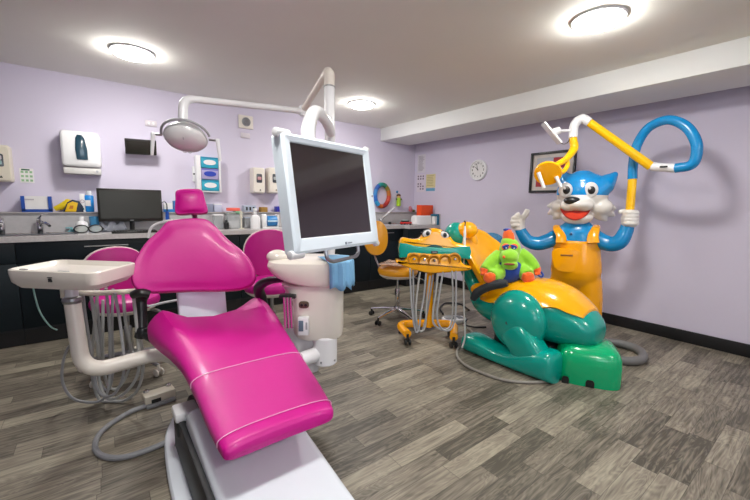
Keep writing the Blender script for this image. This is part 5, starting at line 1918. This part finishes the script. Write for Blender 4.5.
# arms
arm_l = [C(556, 237, .02), C(549, 240.5, .05), C(538, 243.5, .08), C(528, 241, .10), C(522.5, 234, .12), C(519.5, 228, .12)]
G().tube(catmull(arm_l, 6), [.075, .073, .068, .064, .055, .05], 20).make('arm', BLUE, cat)
arm_r = [C(594, 237, .02), C(603, 242, .04), C(612, 244, .06), C(620, 241, .08), (C(625.5, 232, .08)), C(628, 225, .08)]
G().tube(catmull(arm_r, 6), [.075, .073, .07, .068, .058, .052], 20).make('arm', BLUE, cat)
# left hand with raised thumb
g = G()
g.ell((0, 0, 0), (.06, .064, .05), M=CF(C(519, 221.5, .12)))
g.tube([C(520, 230, .12), C(519.5, 222, .12)], [.055, .05], 14)
g.tube(catmull([C(521.5, 219, .13), C(525.5, 214.5, .13), C(527.5, 209.5, .12)], 5), [.031, .029, .024], 12)
for i, (x, y) in enumerate(((517.5, 215.5), (514.5, 218), (513.5, 221.5), (514.5, 225))):
    g.tube(catmull([C(520, y - 1 + i * .4, .15), C(x, y, .155), C(x - .8, y + 1.2, .13), C(x + 2, y + 2.5, .115)], 5), [.026, .028, .026, .02], 12)
g.make('hand', CATW, cat, remesh=.005, relax=2)
# right hand closed around the lamp pole
g = G()
g.tube([C(627.8, 227, .08), C(629, 220, .075)], [.055, .055], 14)
g.ell((0, 0, 0), (.066, .066, .055), M=CF(C(629.5, 218.5, .075)))
for i, y in enumerate((212.5, 216, 219.5, 223)):
    g.tube(catmull([C(624, y + .6, .10), C(627, y, .135), C(632, y, .135), C(636, y + .3, .10), C(635, y + .6, .06)], 5), [.02, .025, .026, .025, .02], 12)
g.tube(catmull([C(632, 213.5, .07), C(624, 211.5, .10), C(618.5, 212.2, .11)], 5), [.022, .023, .018], 12)
g.make('hand', CATW, cat, remesh=.005, relax=2)

# ------------------------------------------------------------------ the lamp the cat holds
lp = thing('cat_lamp', 'yellow and blue looped dental lamp arm held up in the hand of the cat statue', 'dental light', (C(629, 215, .08).x, C(629, 215, .08).y, C(629, 240, .08).z))
XP = 3.80
hand_p = C(629.5, 218, .085)
XP = hand_p.x


def W(px, py, dx=0.0):
    return on(0, XP + dx, px, py)


G().tube([W(628.5, 232), W(629.5, 215), W(632.5, 178.5)], .034, 16).make('yellow_post', LEMON, lp)
G().tube(catmull([W(632.5, 179), W(633.3, 163, .0), W(637.5, 144, .01), W(649, 127.5, .0), W(668, 120, -.03), W(686, 126.5, -.05), W(696, 142, -.06), W(696, 157, -.06), W(690, 165.5, -.06), W(675, 168.3, -.06)], 8), .037, 16).make('blue_loop', BLUE, lp)
jw = [W(675.5, 168.2, -.06), W(664, 167.5, -.07), W(651.5, 166.5, -.08)]
j_ = G().tube(jw, [.036, .033, .036], 16).make('white_joint', WHITE, lp)
G().box((0, 0, 0), (.05, .02, .014), .003, M=frame(W(665, 167, -.07) + V((-.033, 0, 0)), x=(0, -1, 0), z=(0, 0, 1))).make('joint_badge', BLACK, j_)
e1 = on(0, XP - .3, 589.5, 122.5)
G().tube([W(651, 166.5, -.08), e1], [.036, .033], 16).make('yellow_arm', LEMON, lp)
e2 = on(0, XP - .36, 573, 138)
G().tube(catmull([e1, on(0, XP - .32, 582, 118.8), on(0, XP - .34, 574.5, 125), e2], 8), [.036, .038, .038, .036], 16).make('white_elbow', WHITE, lp)
D0 = (e2 - CAM).dot(-BK)
e3 = at(573.8, 149, D0)
e4 = at(566, 159, D0 - .03)
G().tube(catmull([e2, at(573.3, 141, D0), e3, e4, at(556, 165, D0 - .06)], 6), [.033, .033, .036, .028, .024], 14).make('yellow_hanger', LEMON, lp)
G().tube(catmull([e4, at(567.5, 165, D0 - .02), at(563.5, 171.5, D0 - .03), at(554, 176, D0 - .05)], 6), .02, 12).make('hanger_strut', LEMON, lp)
LCn = at(548, 172.5, D0 - .08)
Mz = frame(LCn, x=(.5, -.4, -.6), z=(-.75, -.35, -.5))
G().lathe([(.002, .045), (.05, .043), (.085, .03), (.105, .005), (.112, -.015), (.105, -.03), (.04, -.034), (.002, -.034)], Mz @ Matrix.Scale(-1, 4, V((0, 0, 1))), 32).make('lamp_head', YEL, lp)
for a, b_ in (((538.3, 172.5), (544, 188)), ((556, 176.5), (561, 187))):
    G().tube([at(*a, D0 - .12), at(*b_, D0 - .12)], [.016, .014], 12).make('lamp_handle', WHITE, lp)
# small white camera tablet clipped to the elbow
tb = [at(543, 123, D0 - .02), at(560, 143.5, D0 - .02)]
md_ = (tb[0] + tb[1]) / 2
G().box((0, 0, 0), ((tb[1] - tb[0]).length, .14, .018), .006, M=frame(md_, x=tb[1] - tb[0], z=(tb[1] - tb[0]).cross(V((.70, .66, .12))))).make('camera_panel', WHITE, lp)
G().cyl(md_ + (at(551.5, 133, D0) - md_) * .5, at(559, 130.5, D0), .034, 18, bev=.006).make('camera_mount', WHITE, lp)
G().tube([at(558, 131, D0), at(572, 130.5, D0)], .012, 10).make('mount_stem', WHITE, lp)
G().tube(catmull([at(557, 139, D0 - .03), at(563, 144, D0 - .03), at(568, 142, D0), at(571, 136, D0)], 6), .004, 6).make('camera_wire', BLACK, lp)

# ------------------------------------------------------------------ plush toy on the saddle
PD = 2.99
pr_ = at(510, 282, PD)
pl = thing('plush_dinosaur', 'lime green plush dinosaur with orange crest and blue vest, sitting on the yellow saddle', 'soft toy', (pr_.x, pr_.y, pr_.z))
LIM = mat('lime_plush', '8fcf2c', .95, var=.12, scale=30, sheen=.5, bump=.4)
ORP = mat('orange_plush', 'f4641c', .95, var=.1, scale=30, sheen=.5, bump=.4)
BLP = mat('blue_plush', '173f9a', .95, var=.1, scale=30, sheen=.3, bump=.4)
PF = frame(pr_, x=RX - V((0, 0, RX.z)), z=V((BK.x, BK.y, 0)))


def Q(px, py, off=0.0):
    return at(px, py, PD - off)


def PE(g_, px, py, off, r, rot=0):
    return g_.ell((0, 0, 0), r, M=frame(Q(px, py, off), x=RX - V((0, 0, RX.z)), z=V((BK.x, BK.y, 0))) @ RZ(rot), n=24, m=14)


g = G()
PE(g, 510, 265, 0, (.13, .145, .10))
for s, pts in ((-1, [(500, 255), (493, 260), (487, 266), (484.5, 270)]), (1, [(519, 253), (527, 258), (533, 264), (536, 270)])):
    g.tube(catmull([Q(x, y, .03 + .02 * i) for i, (x, y) in enumerate(pts)], 5), [.055, .05, .042, .04], 14)
for pts in ([(500, 270), (496, 275), (491, 277)], [(520, 270), (525, 273), (528, 276)]):
    g.tube(catmull([Q(x, y, .05 + .04 * i) for i, (x, y) in enumerate(pts)], 5), [.065, .06, .055], 14)
g.make('body', LIM, pl, remesh=.009, relax=4)
g = G()
PE(g, 510, 251, .02, (.085, .11, .09))
PE(g, 508, 243, .02, (.055, .06, .07))
PE(g, 509, 256.5, .10, (.074, .06, .075))
PE(g, 509.5, 264.5, .10, (.064, .045, .07))
g.make('head', LIM, pl, remesh=.008, relax=4)
g = G()
PE(g, 509.3, 264.2, .172, (.045, .009, .010))
g.make('mouth', mat('plush_mouth', '8c4a38', .9), pl)
g = G()
PE(g, 509.5, 270, .04, (.115, .105, .085))
g.make('vest', BLP, pl)
for px, py in ((505.8, 247), (513.8, 247.3)):
    e_ = PE(G(), px, py, .095, (.034, .03, .016)).make('eye_patch', ORP, pl)
    PE(G(), px, py + .6, .107, (.022, .016, .010)).make('eye', BLP, e_)
    PE(G(), px + .3, py + 1.0, .114, (.007, .006, .005)).make('eye_white', PAPER, e_)
    PE(G(), px, py - 1.0, .107, (.03, .010, .010), .3 if px < 510 else -.3).make('eyebrow', BLP, e_)
for px in (503.8, 515.2):
    PE(G(), px, 257, .155, (.012, .012, .008)).make('nostril', ORP, pl)
g = G()
g.tube(catmull([Q(509, 243, .03), Q(508.5, 237, .03), Q(508.5, 232.5, .03), Q(509.5, 230, .03)], 5), [.052, .05, .042, .022], 14, flat=.8)
g.make('crest', ORP, pl)
PE(G(), 507, 229.8, .03, (.032, .013, .018)).make('crest_bow', BLP, pl)
for pts in ([(484.5, 268.5), (483.5, 272)], [(536, 268), (537.5, 272)]):
    g = G()
    g.tube([Q(x, y, .09) for x, y in pts], [.036, .03], 12)
    for k in (-1, 0, 1):
        g.tube([Q(pts[1][0], pts[1][1], .1), Q(pts[1][0] + k * 2.2, pts[1][1] + 2.6, .11)], [.018, .013], 10)
    g.make('hand', ORP, pl, remesh=.006, relax=2)
for px, py in ((490, 278), (528, 277.5)):
    g = G()
    PE(g, px, py, .14, (.052, .045, .03))
    for k in (-1, 0, 1):
        PE(g, px + k * 3.6, py - 3.2 + abs(k) * .8, .15, (.018, .02, .02))
    g.make('foot', ORP, pl, remesh=.006, relax=2)
G().tube(catmull([Q(537, 274, .1), Q(541, 277, .12), Q(543, 275, .12), Q(541, 272, .1)], 5), .008, 8).make('blue_toy_ring', BLP, pl)
